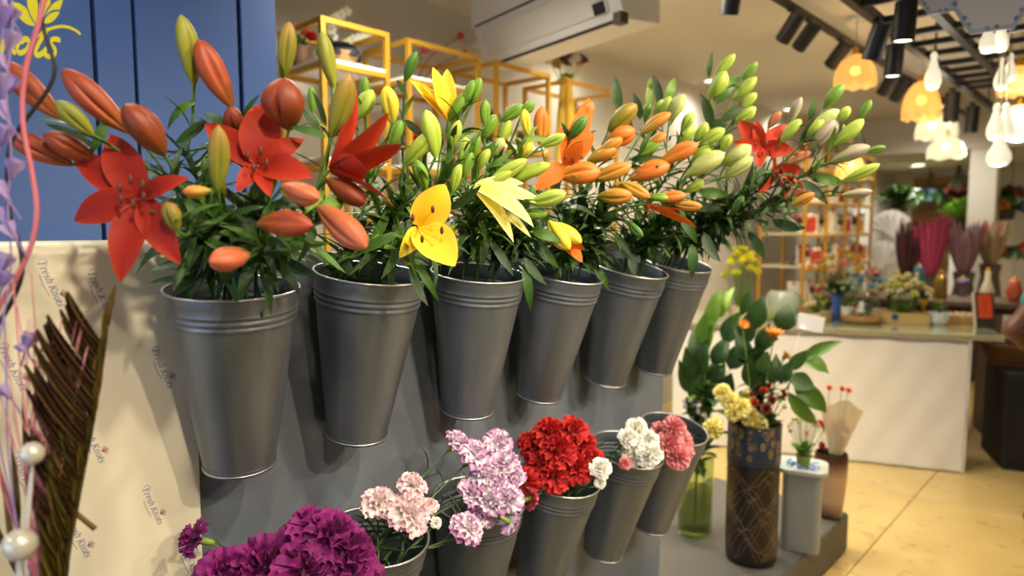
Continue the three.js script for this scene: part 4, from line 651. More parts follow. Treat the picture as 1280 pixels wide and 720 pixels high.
for (const [px, py] of [[622, 62], [655, 66]]) {
  const p = onZ(px, py, WZ + 0.22), g = thing('security_camera', px < 640 ? 'white wall camera with a dark lens ball next to the air conditioner' : 'white wall camera turned away, beside the lens-facing one', 'camera', p, 'wall cameras');
  part('mount', sweep([V(0, 0.06, -0.22), V(0, 0.06, -0.02), V(0, 0.02, 0)], 0.012, 8), M.white, g);
  const hood = part('hood', lathe([[0.045, 0], [0.055, 0.01], [0.055, 0.1], [0.04, 0.12], [0, 0.12]], 20), std(0xcfcac0, 0.5), g); aim(hood, V(0, 0.02, 0), px < 640 ? V(0.2, 0.9, -0.3) : V(-0.3, 0.8, 0.2));
  part('lens_ball', new THREE.SphereGeometry(0.034, 16, 12).translate(0, 0.01, 0.012), px < 640 ? M.black : std(0xbab4a8, 0.4), g);
}
// ---------------------------------------------------------------- dried and paper decorations in a floor vase beside the stand
const FT = 0.80;
const vaseTop = at(70, 790, FT);
{
  const g = thing('floor_vase', 'tall slim dark vase holding dried palm, paper flowers and pearl picks', 'vase', V(vaseTop.x, PLAT * 0, vaseTop.z)), h = vaseTop.y;
  part('body', lathe([[0, 0], [0.11, 0], [0.115, 0.01], [0.10, h * 0.4], [0.085, h * 0.8], [0.06, h * 0.95], [0.07, h], [0.062, h], [0.052, h * 0.94], [0.05, h * 0.5], [0, h * 0.5]], 36), std(0x4a3b30, 0.4), g);
}
const vin = vaseTop.clone().add(V(0, -0.06, 0));
{ // dried palm leaf
  const g = thing('dried_palm_leaf', 'dried brown-green palm leaf with stiff narrow leaflets against the paper', 'dried leaf', vin.clone()), O = g.position;
  const spine = [[137, 393], [131, 440], [118, 520], [104, 590], [92, 650], [80, 725]].map(([x, y]) => at(x, y, FT).sub(O)); spine.push(V(0, 0, 0)); spine.reverse();
  part('midrib', sweep(spine, (u) => 0.0042 * (1.15 - u), 7, 24), std(0x4c3f17, 0.6), g);
  const cr = new THREE.CatmullRomCurve3(spine, false, 'centripetal'), mats = [0x3c2410, 0x4b2f14, 0x33250f, 0x5a421a].map((h) => std(h, 0.6)), olive = [0x5d4a12, 0x6a5618, 0x4a4314].map((h) => std(h, 0.6));
  const lf = blade(V(0, 0, 0), V(0, 0.5, 0.02), V(0, 1, 0.01), V(0, 0, 1), 1, { segs: 4, cross: 2, fold: 0.3, shape: (t) => (t > 0.97 ? 0.35 : 0.55 + 0.45 * Math.sin(Math.PI * t)) });
  const toward = V(-0.6, 0.1, 0.75);
  for (let k = 0; k < 40; k++) { // long side
    const u = 0.25 + 0.66 * k / 39, p = cr.getPointAt(u), L = (0.035 + 0.075 * Math.sin(Math.PI * Math.min(1, (1 - u) * 1.15 + 0.12))) * rr(0.9, 1.1);
    const d = CAM_R.clone().multiplyScalar(-0.52 + rr(-0.05, 0.05)).addScaledVector(CAM_U, 0.85).addScaledVector(FWD, rr(-0.12, 0.05));
    pose(part('leaflet', lf, mats[k % 4], g), p, d, toward.clone().add(V(rr(-0.2, 0.2), 0, 0)), V(0.006 * rr(0.85, 1.15), L, L));
  }
  for (let k = 0; k < 34; k++) { const u = 0.25 + 0.74 * k / 33, p = cr.getPointAt(u), d = CAM_R.clone().multiplyScalar(0.10 + rr(-0.12, 0.1)).addScaledVector(CAM_U, 1).addScaledVector(FWD, rr(-0.25, 0.1)); const L = rr(0.03, 0.055); pose(part('leaflet', lf, olive[k % 3], g), p, d, toward.clone().add(V(rr(-0.5, 0.5), 0, 0)), V(0.006, L, L)); }
  for (let k = 0; k < 26; k++) { const u = 0.12 + 0.5 * k / 25, p = cr.getPointAt(u), d = CAM_R.clone().multiplyScalar(-0.25 + rr(-0.12, 0.1)).addScaledVector(CAM_U, 1).addScaledVector(FWD, rr(-0.3, 0.0)); const L = rr(0.05, 0.085); pose(part('leaflet', lf, olive[(k + 1) % 3], g), p, d, toward.clone().add(V(rr(-0.5, 0.5), 0, 0)), V(0.007, L, L)); }
}
{ // second, smaller leaf tucked to its side
  const g = thing('dried_palm_leaf', 'short dried palm frond with drooping blades tucked beside the tall palm leaf', 'dried leaf', vin.clone()), O = g.position, m = [0x4a3c16, 0x5b4a1d, 0x3a2c12].map((h) => std(h, 0.65));
  for (const [tx, ty, bx, by, w] of [[27, 500, 38, 640, 9], [12, 530, 25, 660, 8], [38, 520, 45, 650, 10], [2, 600, 22, 720, 9], [60, 560, 62, 700, 12], [80, 570, 75, 700, 12], [70, 600, 68, 720, 11], [48, 590, 52, 720, 11], [90, 560, 86, 680, 9], [18, 640, 35, 730, 10]]) {
    const b = at(bx, by, FT + 0.015), e = at(tx, ty, FT + rr(-0.01, 0.02)); part('blade', blade(b.clone().sub(O), b.clone().lerp(e, 0.5).sub(O).add(V(0, 0, 0.01)), e.sub(O), V(-0.6, 0.1, 0.75), w / FOCAL * FT, { segs: 6, cross: 2, fold: 0.3 }), m[bx % 3], g);
    part('stalk', sweep([V(0, 0, 0), b.clone().sub(O)], 0.0014, 5), m[0], g);
  }
}
const strandTo = (list, t = FT) => list.map(([x, y, d = 0]) => at(x, y, t + d));
{
  const pink = std(0xd0707a, 0.5), g = solo('curly_twig', sweep(strandTo([[70, 790], [-10, 560], [-30, 440], [2, 378], [22, 345], [41, 300], [46, 260], [38, 205], [30, 165], [28, 125], [34, 78], [46, 38], [56, -6], [60, -40]]), 0.0028, 8, 60), pink, 'smooth pink curly stem winding up past the blue partition', 'stem');
  solo('curly_twig', sweep(strandTo([[60, 790], [-25, 600], [-20, 440], [12, 382], [27, 345], [26, 312], [13, 272], [9, 220], [14, 178], [38, 142], [60, 112], [69, 88], [62, 60], [53, 30], [51, -30]], FT + 0.02), (u) => 0.0034 - 0.0012 * u, 8, 60), std(0x1f1d1b, 0.6), 'dark twisted twig beside the pink stem', 'twig');
  solo('broken_twig', sweep(strandTo([[70, 628], [84, 634], [119, 661]], FT + 0.03), 0.0034, 6, 6), std(0x6b4a20, 0.6), 'short brown cut stalk sticking out over the paper', 'stalk');
  solo('straight_twig', sweep(strandTo([[70, 760], [96, 640], [104, 590], [113, 545], [118, 498]], FT + 0.012), 0.0016, 6, 16), std(0x1d1712, 0.6), 'thin dark stalk along the edge of the palm leaf', 'stalk');
}
{ // pink bristles
  const g = thing('bristle_spray', 'spray of hair-thin pink bristles in front of the palm leaf', 'dried spray', vin.clone()), O = g.position, pm = [0xd9808a, 0xc96a78, 0xe39a9c].map((h) => std(h, 0.55));
  for (let k = 0; k < 34; k++) { const bx = rr(30, 66), tx = k < 22 ? rr(38, 112) : rr(-5, 40), ty = k < 22 ? rr(385, 470) : rr(330, 520), p = strandTo([[60, 760], [bx, rr(600, 690), -0.01], [(bx + tx) / 2 + rr(-6, 6), (650 + ty) / 2, -0.012], [tx, ty, -0.012]]); part('strand', sweep(p.map((q) => q.sub(O)), 0.00062, 4, 8), pm[k % 3], g); }
}
{ // lilac paper flowers
  const lil = [0xb39ad6, 0xa48ac8, 0xc6aee0].map((h) => new THREE.MeshPhysicalMaterial({ color: h, roughness: 0.7, side: THREE.DoubleSide, transmission: 0.2, thickness: 0 })), cup = blade(V(0, 0, 0), V(0, 0.6, -0.2), V(0, 1, -0.22), V(0, 0, 1), 0.95, { segs: 5, cross: 4, cup: -0.35, wave: 0.05, shape: (t) => 0.22 + 0.9 * Math.pow(t, 1.3) * (t > 0.95 ? 0.8 : 1) });
  const sprays = [['lilac paper flower garland hanging down beside the pink stem', [[14, -20], [16, 40], [8, 110], [14, 190], [10, 260], [14, 330], [4, 400], [-10, 480], [30, 700]], [[8, 22, 30, 1], [2, 4, 26, -1], [13, 52, 27, 1], [2, 78, 22, -1], [8, 108, 30, 1], [3, 140, 26, -1], [4, 170, 26, 1], [17, 212, 26, 1], [3, 240, 26, -1], [0, 270, 20, -1], [13, 290, 24, -1], [4, 330, 26, 1]]],
    ['lilac paper flower spray low beside the palm leaf', [[5, 390], [8, 470], [10, 560], [30, 700], [66, 780]], [[5, 350, 22, 1], [35, 428, 24, 1], [7, 490, 22, -1], [30, 436, 18, -1]]]];
  for (const [label, path, bl] of sprays) {
    const g = thing('paper_flower_spray', label, 'paper flowers', vin.clone(), 'lilac paper flower sprays'), O = g.position, pts = strandTo(path, FT - 0.01).map((q) => q.sub(O)); part('stem', sweep(pts, 0.0011, 5, 40), std(0x9a86b8, 0.6), g); const cr = new THREE.CatmullRomCurve3(pts, false, 'centripetal');
    bl.forEach(([x, y, s, sd], n) => {
      const c = at(x, y, FT - 0.012).sub(O), f = new THREE.Group(); f.name = 'blossom'; g.add(f); f.position.copy(c); const r = s / FOCAL * FT, d = CAM_U.clone().multiplyScalar(0.8).addScaledVector(CAM_R, 0.45 * sd).addScaledVector(FWD, -0.25);
      for (let k = 0; k < 5; k++) { const a = k * 1.2566 + n, u = CAM_R.clone().multiplyScalar(Math.cos(a)).addScaledVector(FWD, Math.sin(a)); pose(part('petal', cup, lil[(n + k) % 3], f), d.clone().normalize().multiplyScalar(-r * 0.5), d.clone().normalize().addScaledVector(u, 0.1), u.clone().negate(), V(r * 0.6, r, r * 0.7)); }
      part('flower_stalk', sweep([d.clone().normalize().multiplyScalar(-r * 0.5), d.clone().normalize().multiplyScalar(-r * 1.3).add(V(0, -0.004, 0))], 0.0012, 5), lil[1], f);
    });
  }
}
{ // pearl picks
  const pearl = new THREE.MeshPhysicalMaterial({ color: 0xd9d4c6, roughness: 0.28, metalness: 0.25, clearcoat: 0.6, clearcoatRoughness: 0.2 }), wire = std(0xcfc9bb, 0.5);
  for (const [x, y, r, t, w, bx] of [[40, 567, 15.5, 0.76, 'ball-headed pearl pick standing tallest among the palm blades', 30], [25, 681, 21, 0.70, 'largest pearl pick at the foot of the palm blades', 22], [73, 702, 11.5, 0.86, 'small pearl pick half hidden behind the palm leaf', 70]]) {
    const c = at(x, y, t), g = thing('pearl_pick', w, 'pearl pick', c, 'pearl picks'), rad = r / FOCAL * t * 0.94, foot = vin.clone().add(V(rr(-0.02, 0.02), 0, rr(-0.02, 0.02))).sub(c);
    part('pearl', new THREE.SphereGeometry(rad, 28, 20), pearl, g); for (const s of [-1, 0, 1]) part('wire', sweep([V(0, -rad * 0.9, 0), at(bx + s * 6, 750, t).sub(c), foot], 0.0016, 6, 10), wire, g);
  }
}
// ---------------------------------------------------------------- vases on the plinth beside the stand
function bigLeafStem(src, label, list, { name = 'cut_foliage', set = [leafMats[0], leafMats[2], leafMats[4]], stemR = 0.004, t, group = 'cut foliage in the vases', extra = 0, category = 'foliage' } = {}) {
  const g = tag(thing(name, label, category, src.clone(), group), label, category, group, 'thing'), O = g.position; let top = V(0, 0, 0);
  const pts = list.map(([tx, ty, bx, by]) => at(bx, by, t).sub(O)); for (const p of pts) top.add(p); top.multiplyScalar(1 / pts.length);
  const path = [V(0, 0, 0), V(top.x * 0.1, top.y * 0.4, top.z * 0.1), top.clone().multiplyScalar(0.8), top]; part('stem', sweep(path, stemR, 6, 12), M.stem, g); const cr = new THREE.CatmullRomCurve3(path, false, 'centripetal');
  list.forEach(([tx, ty, bx, by, w], k) => { const b = at(bx, by, t).sub(O), e = at(tx, ty, t - 0.02).sub(O), d = e.clone().sub(b), L = d.length() * 1.2; pose(part('leaf', broadGeos[k % 3], set[k % set.length], g), b, d, toCam.clone().sub(O).sub(b).normalize().add(V(rr(-0.4, 0.4), rr(0, 0.7), rr(-0.4, 0.4))), V(w / FOCAL * t / 0.46 * 0.92, L, L)); const q = cr.getPointAt(0.9); if (q.distanceTo(b) > 0.01) part('leaf_stalk', sweep([q, q.clone().lerp(b, 0.5).add(V(0, 0.004, 0)), b], 0.0016, 5, 5), M.stem, g); });
  for (let k = 0; k < extra; k++) { const u = 0.35 + 0.6 * k / extra, a = k * 2.4, p = cr.getPointAt(u); pose(part('leaf', broadGeos[k % 3], set[k % set.length], g), p, V(Math.cos(a), rr(0.1, 1.0), Math.sin(a)), YUP, rr(0.08, 0.13)); }
  return g;
}
const vaseShell = (pts, thick) => lathe([...pts, ...pts.slice().reverse().slice(0, -1).map(([r, y]) => [Math.max(0, r - thick), Math.max(y, thick)]), [0, thick]], 40);
// tall brown vase with an incised wave pattern and a printed collar
const bv = onY(938, 697, PLAT), BVT = bv.clone().sub(camera.position).dot(FWD), BVH = 0.575;
{
  const W = 512, H = 512, cv2 = document.createElement('canvas'); cv2.width = W; cv2.height = H; const c = cv2.getContext('2d');
  c.fillStyle = '#22180f'; c.fillRect(0, 0, W, H); c.strokeStyle = '#8a735c'; c.lineWidth = 2.2;
  const wav = (y0, a, ph, n) => { c.beginPath(); for (let i = 0; i <= 200; i++) { const x = i / 200 * W, y = y0 + a * Math.sin(i / 200 * Math.PI * 2 * n + ph); i ? c.lineTo(x, y) : c.moveTo(x, y); } c.stroke(); };
  for (let k = 0; k < 16; k++) wav(185 + (k % 8) * 38, 26 + (k * 7) % 22, k * 1.7, 2 + (k % 2));
  c.fillStyle = '#23303f'; c.fillRect(0, 0, W, 140); for (let k = 0; k < 70; k++) { const x = hash2(k, 1, 3) * W, y = hash2(k, 2, 3) * 128 + 4, r = 6 + 14 * hash2(k, 3, 3); c.fillStyle = ['#8a6a3c', '#3c4c60', '#a58a58', '#5d4a34'][k % 4]; c.beginPath(); c.arc(x, y, r, 0, 7); c.fill(); c.fillStyle = '#1d2733'; c.beginPath(); c.arc(x, y, r * 0.62, 0, 7); c.fill(); c.fillStyle = '#b0935e'; c.beginPath(); c.arc(x, y, r * 0.3, 0, 7); c.fill(); }
  c.fillStyle = '#1a120d'; c.fillRect(0, 140, W, 8); c.fillRect(0, 490, W, 22);
  const tex = new THREE.CanvasTexture(cv2); tex.colorSpace = THREE.SRGBColorSpace; tex.wrapS = THREE.RepeatWrapping; tex.repeat.set(2, 1);
  const g = thing('tall_vase', 'tall dark brown vase with incised waves and a flowered blue collar', 'vase', bv), R = 0.103;
  const pts = [[0, 0], [R * 0.93, 0], [R * 0.97, 0.012], [R, 0.05], [R, BVH * 0.72], [R * 1.02, BVH * 0.725], [R * 1.02, BVH - 0.006], [R * 1.0, BVH]]; const geo = vaseShell(pts, 0.008), P = geo.attributes.position, U = geo.attributes.uv; for (let i = 0; i < P.count; i++) U.setY(i, P.getY(i) / BVH);
  part('body', geo, std(0xffffff, 0.35, 0, { map: tex }), g); part('rim', new THREE.TorusGeometry(R * 0.98, 0.005, 8, 40).rotateX(Math.PI / 2).translate(0, BVH, 0), std(0x241a14, 0.35), g);
}
// glass vase of stems behind the last lower bucket
const gv = onY(868, 665, PLAT), GVT = gv.clone().sub(camera.position).dot(FWD);
{
  const g = thing('glass_vase', 'clear glass cylinder vase of green stems standing behind the last bucket', 'vase', gv), h = 0.36, R = 0.078;
  part('glass', vaseShell([[0, 0], [R, 0], [R, h * 0.5], [R * 1.02, h]], 0.004), phys(0xeaf2e0, 0.04, { transmission: 1, thickness: 0, ior: 1.45 }), g);
  part('water', cyl(R - 0.006, R - 0.006, 0.2, 28, 0, 0.006, 0), phys(0xd8d8b0, 0.04, { transmission: 1, thickness: 0, ior: 1.33 }), g);
}
// grey square vase with blue filling
const sv = onY(1000, 681, PLAT), SVT = sv.clone().sub(camera.position).dot(FWD);
{
  const h = 0.36, w = 0.155, g = thing('square_vase', 'pale grey square ceramic vase with a thick rolled rim and blue filling', 'vase', sv); g.rotation.y = 0.3;
  const sq = (s, r) => { const p = new THREE.Shape(), k = s / 2; p.moveTo(-k + r, -k); p.lineTo(k - r, -k); p.quadraticCurveTo(k, -k, k, -k + r); p.lineTo(k, k - r); p.quadraticCurveTo(k, k, k - r, k); p.lineTo(-k + r, k); p.quadraticCurveTo(-k, k, -k, k - r); p.lineTo(-k, -k + r); p.quadraticCurveTo(-k, -k, -k + r, -k); return p; };
  const o = sq(w, 0.035); o.holes.push(sq(w - 0.02, 0.03)); part('body', new THREE.ExtrudeGeometry(o, { depth: h - 0.02, bevelEnabled: false, curveSegments: 6 }).rotateX(-Math.PI / 2), std(0x9aa09a, 0.35), g);
  part('base', new THREE.ExtrudeGeometry(sq(w - 0.01, 0.03), { depth: 0.012, bevelEnabled: false, curveSegments: 6 }).rotateX(-Math.PI / 2), std(0x9aa09a, 0.35), g);
  const ri = sq(w + 0.035, 0.05); ri.holes.push(sq(w - 0.02, 0.03)); part('rim', new THREE.ExtrudeGeometry(ri, { depth: 0.012, bevelEnabled: true, bevelSize: 0.004, bevelThickness: 0.004, bevelSegments: 2, curveSegments: 6 }).rotateX(-Math.PI / 2).translate(0, h - 0.018, 0), std(0xb4bab2, 0.3), g);
  for (let k = 0; k < 46; k++) { const m = part('pebble', leafGeos.pebble ??= new THREE.IcosahedronGeometry(0.012, 1), [tone(0x7f98c0), tone(0xa9bbd6), tone(0xc9d3e2)][k % 3], g); m.position.set(rr(-0.06, 0.06), h - 0.02 + rr(-0.004, 0.012), rr(-0.06, 0.06)); m.rotation.set(k, k * 2, k); }
}
// round brown and cream vase with a wrapped bouquet
const rv = onY(1036, 645, PLAT), RVT = rv.clone().sub(camera.position).dot(FWD);
{
  const h = 0.31, g = thing('round_vase', 'round vase fading from dark brown rim and foot to cream belly', 'vase', rv), R = 0.068, c = [['#3a1d12', 0], ['#4a2416', 0.05], ['#b88a68', 0.16], ['#d6b898', 0.4], ['#cfa682', 0.7], ['#6a3a22', 0.86], ['#3a1d12', 1]];
  const geo = vaseShell([[0, 0], [R * 0.72, 0], [R * 0.8, 0.01], [R * 0.95, h * 0.3], [R * 1.05, h * 0.65], [R * 1.08, h * 0.9], [R * 1.04, h]], 0.006), P = geo.attributes.position, C = [];
  for (let i = 0; i < P.count; i++) { const y = P.getY(i) / h; let k = 1; while (k < c.length - 1 && y > c[k][1]) k++; C.push(...mix(rgb(c[k - 1][0]), rgb(c[k][0]), (y - c[k - 1][1]) / (c[k][1] - c[k - 1][1]))); } geo.setAttribute('color', new THREE.Float32BufferAttribute(C, 3));
  part('body', geo, std(0xffffff, 0.3, 0, { vertexColors: true }), g);
  const b = thing('wrapped_bouquet', 'small bouquet of red and yellow flowers in clear cream wrapping in the round vase', 'bouquet', rv.clone().add(V(0, h * 0.6, 0)));
  const cone = new THREE.CylinderGeometry(0.09, 0.03, 0.24, 24, 4, true, 2.2, 5.2), A = cone.attributes.position; for (let i = 0; i < A.count; i++) { const y = A.getY(i) / 0.24 + 0.5, a = Math.atan2(A.getZ(i), A.getX(i)); A.setXYZ(i, A.getX(i) * (1 + 0.12 * y * Math.sin(a * 5)), A.getY(i) + 0.02 * y * Math.sin(a * 3), A.getZ(i) * (1 + 0.12 * y * Math.sin(a * 5))); } cone.computeVertexNormals();
  const wrap = part('wrapping', cone, new THREE.MeshPhysicalMaterial({ color: 0xdccfb0, roughness: 0.5, side: THREE.DoubleSide, transmission: 0.5, thickness: 0 }), b); wrap.position.set(0.02, 0.24, 0.02); wrap.rotation.z = -0.2;
  for (let k = 0; k < 12; k++) { const p = at(1022 + hash2(k, 1, 9) * 34, 528 + hash2(k, 2, 9) * 38, RVT).sub(b.position); part('stalk', sweep([V(0, 0, 0), p], 0.0015, 5), M.stem, b); pose(part('blossom', roseGeo, tone([0xc4262c, 0xd8503c, 0xe0b63a, 0xd98aa8, 0xc23a3a][k % 5]), b), p, V(rr(-0.4, 0.2), 0.7, 0.6), V(1, 0, 0.2), 0.028); }
  for (const [x, y] of [[1036, 487], [1052, 488], [1060, 490]]) { const p = at(x, y, RVT).sub(b.position); part('stalk', sweep([V(0, 0, 0), p], 0.0015, 5), M.stem, b); pose(part('blossom', roseGeo, tone(0xd2552a), b), p, V(0, 1, 0.3), V(1, 0, 0), 0.022); }
}
// foliage and flowers in the glass and brown vases
const gIn = gv.clone().add(V(0, 0.05, 0)), bIn = bv.clone().add(V(0, BVH - 0.12, 0)), sIn = sv.clone().add(V(0, 0.34, 0));
const GF = GVT + 0.05;
bigLeafStem(gIn, 'tall foliage stem with upright lime leaves beside the last bucket', [[897, 368, 888, 412, 20], [910, 364, 900, 398, 17], [880, 395, 874, 432, 18], [890, 400, 882, 440, 16]], { t: GF, set: limeLeafMats, extra: 8 });
bigLeafStem(gIn, 'foliage stem with dark pointed leaves in the glass vase', [[938, 364, 926, 395, 14], [868, 420, 866, 460, 22], [856, 440, 862, 480, 20], [880, 430, 876, 470, 22], [905, 425, 895, 460, 24], [848, 455, 858, 490, 18]], { t: GF, extra: 22 });
bigLeafStem(gIn, 'foliage stem with broad dark leaves in the glass vase', [[920, 395, 908, 430, 26], [900, 450, 890, 485, 24], [925, 430, 912, 462, 26], [870, 470, 872, 505, 22], [890, 470, 884, 510, 22], [912, 470, 902, 500, 24], [860, 500, 868, 520, 18]], { t: GF, extra: 24 });
const BF = BVT - 0.02;
bigLeafStem(bIn, 'foliage stem with large dark leaves at the back of the brown vase', [[951, 376, 944, 412, 26], [984, 386, 976, 414, 28], [935, 395, 932, 430, 26], [960, 410, 950, 440, 24], [925, 420, 930, 455, 26], [945, 430, 942, 465, 26]], { t: BF + 0.06, extra: 16 });
bigLeafStem(bIn, 'foliage stem with broad glossy leaves reaching over the aisle', [[1045, 428, 1002, 450, 17], [1035, 458, 1001, 451, 26], [1015, 482, 988, 470, 26], [1030, 510, 992, 482, 28], [1018, 530, 985, 490, 20], [1004, 440, 986, 462, 18]], { t: BF, set: [leafMats[3], limeLeafMats[2], leafMats[1]], extra: 2 });
bigLeafStem(bIn, 'foliage stem with mid-green leaves in the middle of the brown vase', [[958, 445, 950, 478, 24], [972, 450, 962, 480, 22], [935, 450, 938, 485, 22], [988, 455, 975, 480, 20], [950, 480, 948, 512, 18]], { t: BF, extra: 14 });
const rayPetal = blade(V(0, 0, 0), V(0, 0.5, 0.06), V(0, 1, 0), V(0, 0, 1), 0.26, { segs: 4, cross: 2 });
for (const [px, py, d, label, dir] of [[967, 423, 30, 'large orange gerbera seen from the side', [0, 1, 0.12]], [928, 408, 17, 'small orange gerbera between dark leaves', [-0.4, 0.6, 0.5]], [980, 447, 16, 'orange gerbera half hidden under the broad leaves', [0.6, 0.5, 0.4]]]) {
  const c = at(px, py, BF - 0.02), g = thing('gerbera', label, 'gerbera', bIn.clone().add(V(rr(-0.03, 0.03), 0, rr(-0.03, 0.03))), 'gerberas in the brown vase'), q = c.clone().sub(g.position), f = V(...dir).normalize(), r = d / FOCAL * BF * 0.6;
  part('stem', sweep([V(0, 0, 0), q.clone().multiplyScalar(0.6).add(V(0.01, 0.01, 0)), q], 0.003, 6, 10), M.stem, g);
  const u = new THREE.Vector3().crossVectors(f, V(0.3, 0.2, 1)).normalize(), w = new THREE.Vector3().crossVectors(u, f);
  for (let k = 0; k < 22; k++) { const a = k / 22 * Math.PI * 2, o = u.clone().multiplyScalar(Math.cos(a)).addScaledVector(w, Math.sin(a)); pose(part('petal', rayPetal, [tone(0xe8921a), tone(0xf0a422), tone(0xdc7d14)][k % 3], g), q, o.addScaledVector(f, k % 2 ? 0.75 : 1.05), f, r); }
  pose(part('flower_centre', new THREE.SphereGeometry(1, 14, 8).scale(1, 0.5, 1), tone(0x5a3a16), g), q, f, V(1, 0, 0), r * 0.32);
  pose(part('calyx', calyxGeo, calyxMat, g), q, f, V(1, 0, 0), V(r * 0.5, r * 0.4, r * 0.5));
}
const yellowSrc = { mouth: bIn.clone().add(V(0, 0.1, 0)), deep: bIn, r: 0.09 };
for (const [x, y, d, dt] of [[902, 487, 21, 0.02], [912, 499, 24, 0], [925, 505, 26, -0.02], [937, 517, 24, -0.02], [916, 514, 22, -0.03], [946, 530, 25, -0.04], [930, 494, 20, 0.03]]) carnation(yellowSrc, x, y, d, BF - 0.08 + dt, 'lemon', 'pale yellow carnation in the spray before the brown vase collar', { group: 'pale yellow carnations' });
carnation(yellowSrc, 888, 534, 27, BF - 0.1, 'lemon', 'single pale yellow carnation drooping away from the spray', { group: 'single yellow carnation' });
posy('berry_bunch', 'bunch of small red and rust blossoms under the gerberas', bIn.clone().add(V(0.02, 0.02, 0.03)), { r: 0.02, h: 0.1, pot: 0x4f7a2a, blossoms: [0xa8301c, 0xb5451f, 0x8c2a1a, 0xe8e2cf], n: 16, size: 0.022, spread: 0.1, rise: 0.12, leaf: 12, leafLen: 0.06, category: 'flowers' });
posy('sprig_bunch', 'pale yellow-green sprigs in the square vase', sIn, { r: 0.03, h: 0.06, pot: 0x8a9a4a, blossoms: [0xcfcf9a, 0xb8bf5a, 0xd8b8a0], n: 18, size: 0.014, spread: 0.075, rise: 0.16, leaf: 16, leafLen: 0.06, category: 'foliage', leafSet: limeLeafMats });
for (const [px, py, l] of [[850, 500, 'a'], [842, 486, 'b']]) posy('lilac_sprig', px === 850 ? 'sprig of tiny lilac blossoms among the glass vase stems' : 'sprig of tiny pale blossoms beside the stand edge', at(px + 22, py + 45, GF), { r: 0.006, h: 0.05, pot: 0x4f7a2a, blossoms: [0xc3bcd6, 0xd8d6e0], n: 10, size: 0.012, spread: 0.05, rise: 0.06, leaf: 5, leafLen: 0.05, category: 'flowers' });
{ // price card on a pick
  const p = at(1013, 404, BF + 0.02), g = thing('price_card', 'blank white card on a pick among the broad leaves', 'card', bIn.clone()), q = p.clone().sub(g.position), s = BF / FOCAL;
  const m = part('card', rbox(31 * s, 20 * s, 0.002, 0.0009, 0, 0, 0, 1), std(0xf1efe8, 0.6), g); m.position.copy(q); m.lookAt(camera.position.clone().add(V(0, 0.2, 0))); m.rotateZ(-0.14);
  part('pick', sweep([V(0, 0, 0), q.clone().multiplyScalar(0.7).add(V(-0.02, 0, 0)), q.clone().addScaledVector(CAM_R, -10 * s).addScaledVector(FWD, 0.004)], 0.0014, 5, 8), M.white, g);
  part('clip', new THREE.SphereGeometry(0.012, 12, 8).translate(q.x - 0.034, q.y - 0.022, q.z - 0.02), M.white, g);
}
// ---------------------------------------------------------------- sales counter and what stands on it
const fA = onY(1057, 576, 0), fB = onY(1206, 592.5, 0), cdir = fB.clone().sub(fA).normalize(), CT = 0.895, cback = V(-cdir.z, 0, cdir.x); if (cback.x < 0) cback.negate();
const cBase = fA.clone().addScaledVector(cdir, -1.15), CL = fB.distanceTo(fA) + 1.15, CD = 0.62, cRot = Math.atan2(-cdir.z, cdir.x);
{
  const g = thing('sales_counter', 'long white counter with a glass top and paper covered front', 'counter', cBase); g.rotation.y = cRot;
  const s = cback.clone().applyAxisAngle(YUP, -cRot).z > 0 ? 1 : -1;
  part('carcass', rbox(CL - 0.03, CT - 0.04, 0.03, 0.004, CL / 2, (CT - 0.02) / 2, s * 0.03), std(0xd9d5ca, 0.6), g);
  for (const x of [0.012, CL - 0.012]) { part('side_frame', rbox(0.024, CT - 0.02, 0.03, 0.003, x, (CT - 0.02) / 2, s * 0.02, 1), M.white, g); part('side_frame', rbox(0.024, CT - 0.02, 0.03, 0.003, x, (CT - 0.02) / 2, s * (CD - 0.02), 1), M.white, g); part('side_rail', rbox(0.024, 0.05, CD - 0.06, 0.003, x, 0.045, s * CD / 2, 1), M.white, g); }
  part('back_panel', rbox(CL - 0.05, CT - 0.3, 0.012, 0.002, CL / 2, CT / 2 + 0.1, s * (CD - 0.05), 1), std(0xb8b2a2, 0.6), g);
  part('shelf', rbox(CL - 0.05, 0.02, CD - 0.1, 0.003, CL / 2, 0.32, s * CD / 2, 1), M.white, g);
  part('top_board', rbox(CL + 0.16, 0.022, CD + 0.04, 0.004, CL / 2 + 0.08, CT - 0.024, s * CD / 2), std(0xb9ad8a, 0.5), g);
  part('glass_top', rbox(CL + 0.18, 0.01, CD + 0.06, 0.003, CL / 2 + 0.08, CT - 0.006, s * CD / 2), phys(0xbfc8a6, 0.06, { clearcoat: 1 }), g);
  const NX = 60, NY = 16, P = [], U = [], I = []; for (let j = 0; j <= NY; j++) for (let i = 0; i <= NX; i++) { const u = i / NX, v = j / NY, top = CT - 0.06 - 0.012 * Math.abs(Math.sin(u * 17)) ; P.push(u * (CL - 0.03) + 0.01, 0.012 + v * (top - 0.012), -s * (0.004 + 0.005 * Math.sin(u * 23 + v * 9) * Math.sin(v * 5 + u * 11) + 0.003 * Math.sin(u * 51 - v * 13))); U.push(u * 2, v); } for (let j = 0; j < NY; j++) for (let i = 0; i < NX; i++) { const a = j * (NX + 1) + i, b = a + NX + 1; I.push(a, a + 1, b, b, a + 1, b + 1); }
  const geo = new THREE.BufferGeometry(); geo.setAttribute('position', new THREE.Float32BufferAttribute(P, 3)); geo.setAttribute('uv', new THREE.Float32BufferAttribute(U, 2)); geo.setIndex(I); geo.computeVertexNormals(); part('paper_front', geo, std(0xe3dfd5, 0.6), g);
}
const onCounter = (px, py) => onY(px, py, CT + 0.001);
const bowl = (r, h) => lathe([[0, 0], [r * 0.5, 0], [r * 0.8, h * 0.3], [r, h], [r * 0.93, h], [r * 0.74, h * 0.35], [0, h * 0.12]], 28);
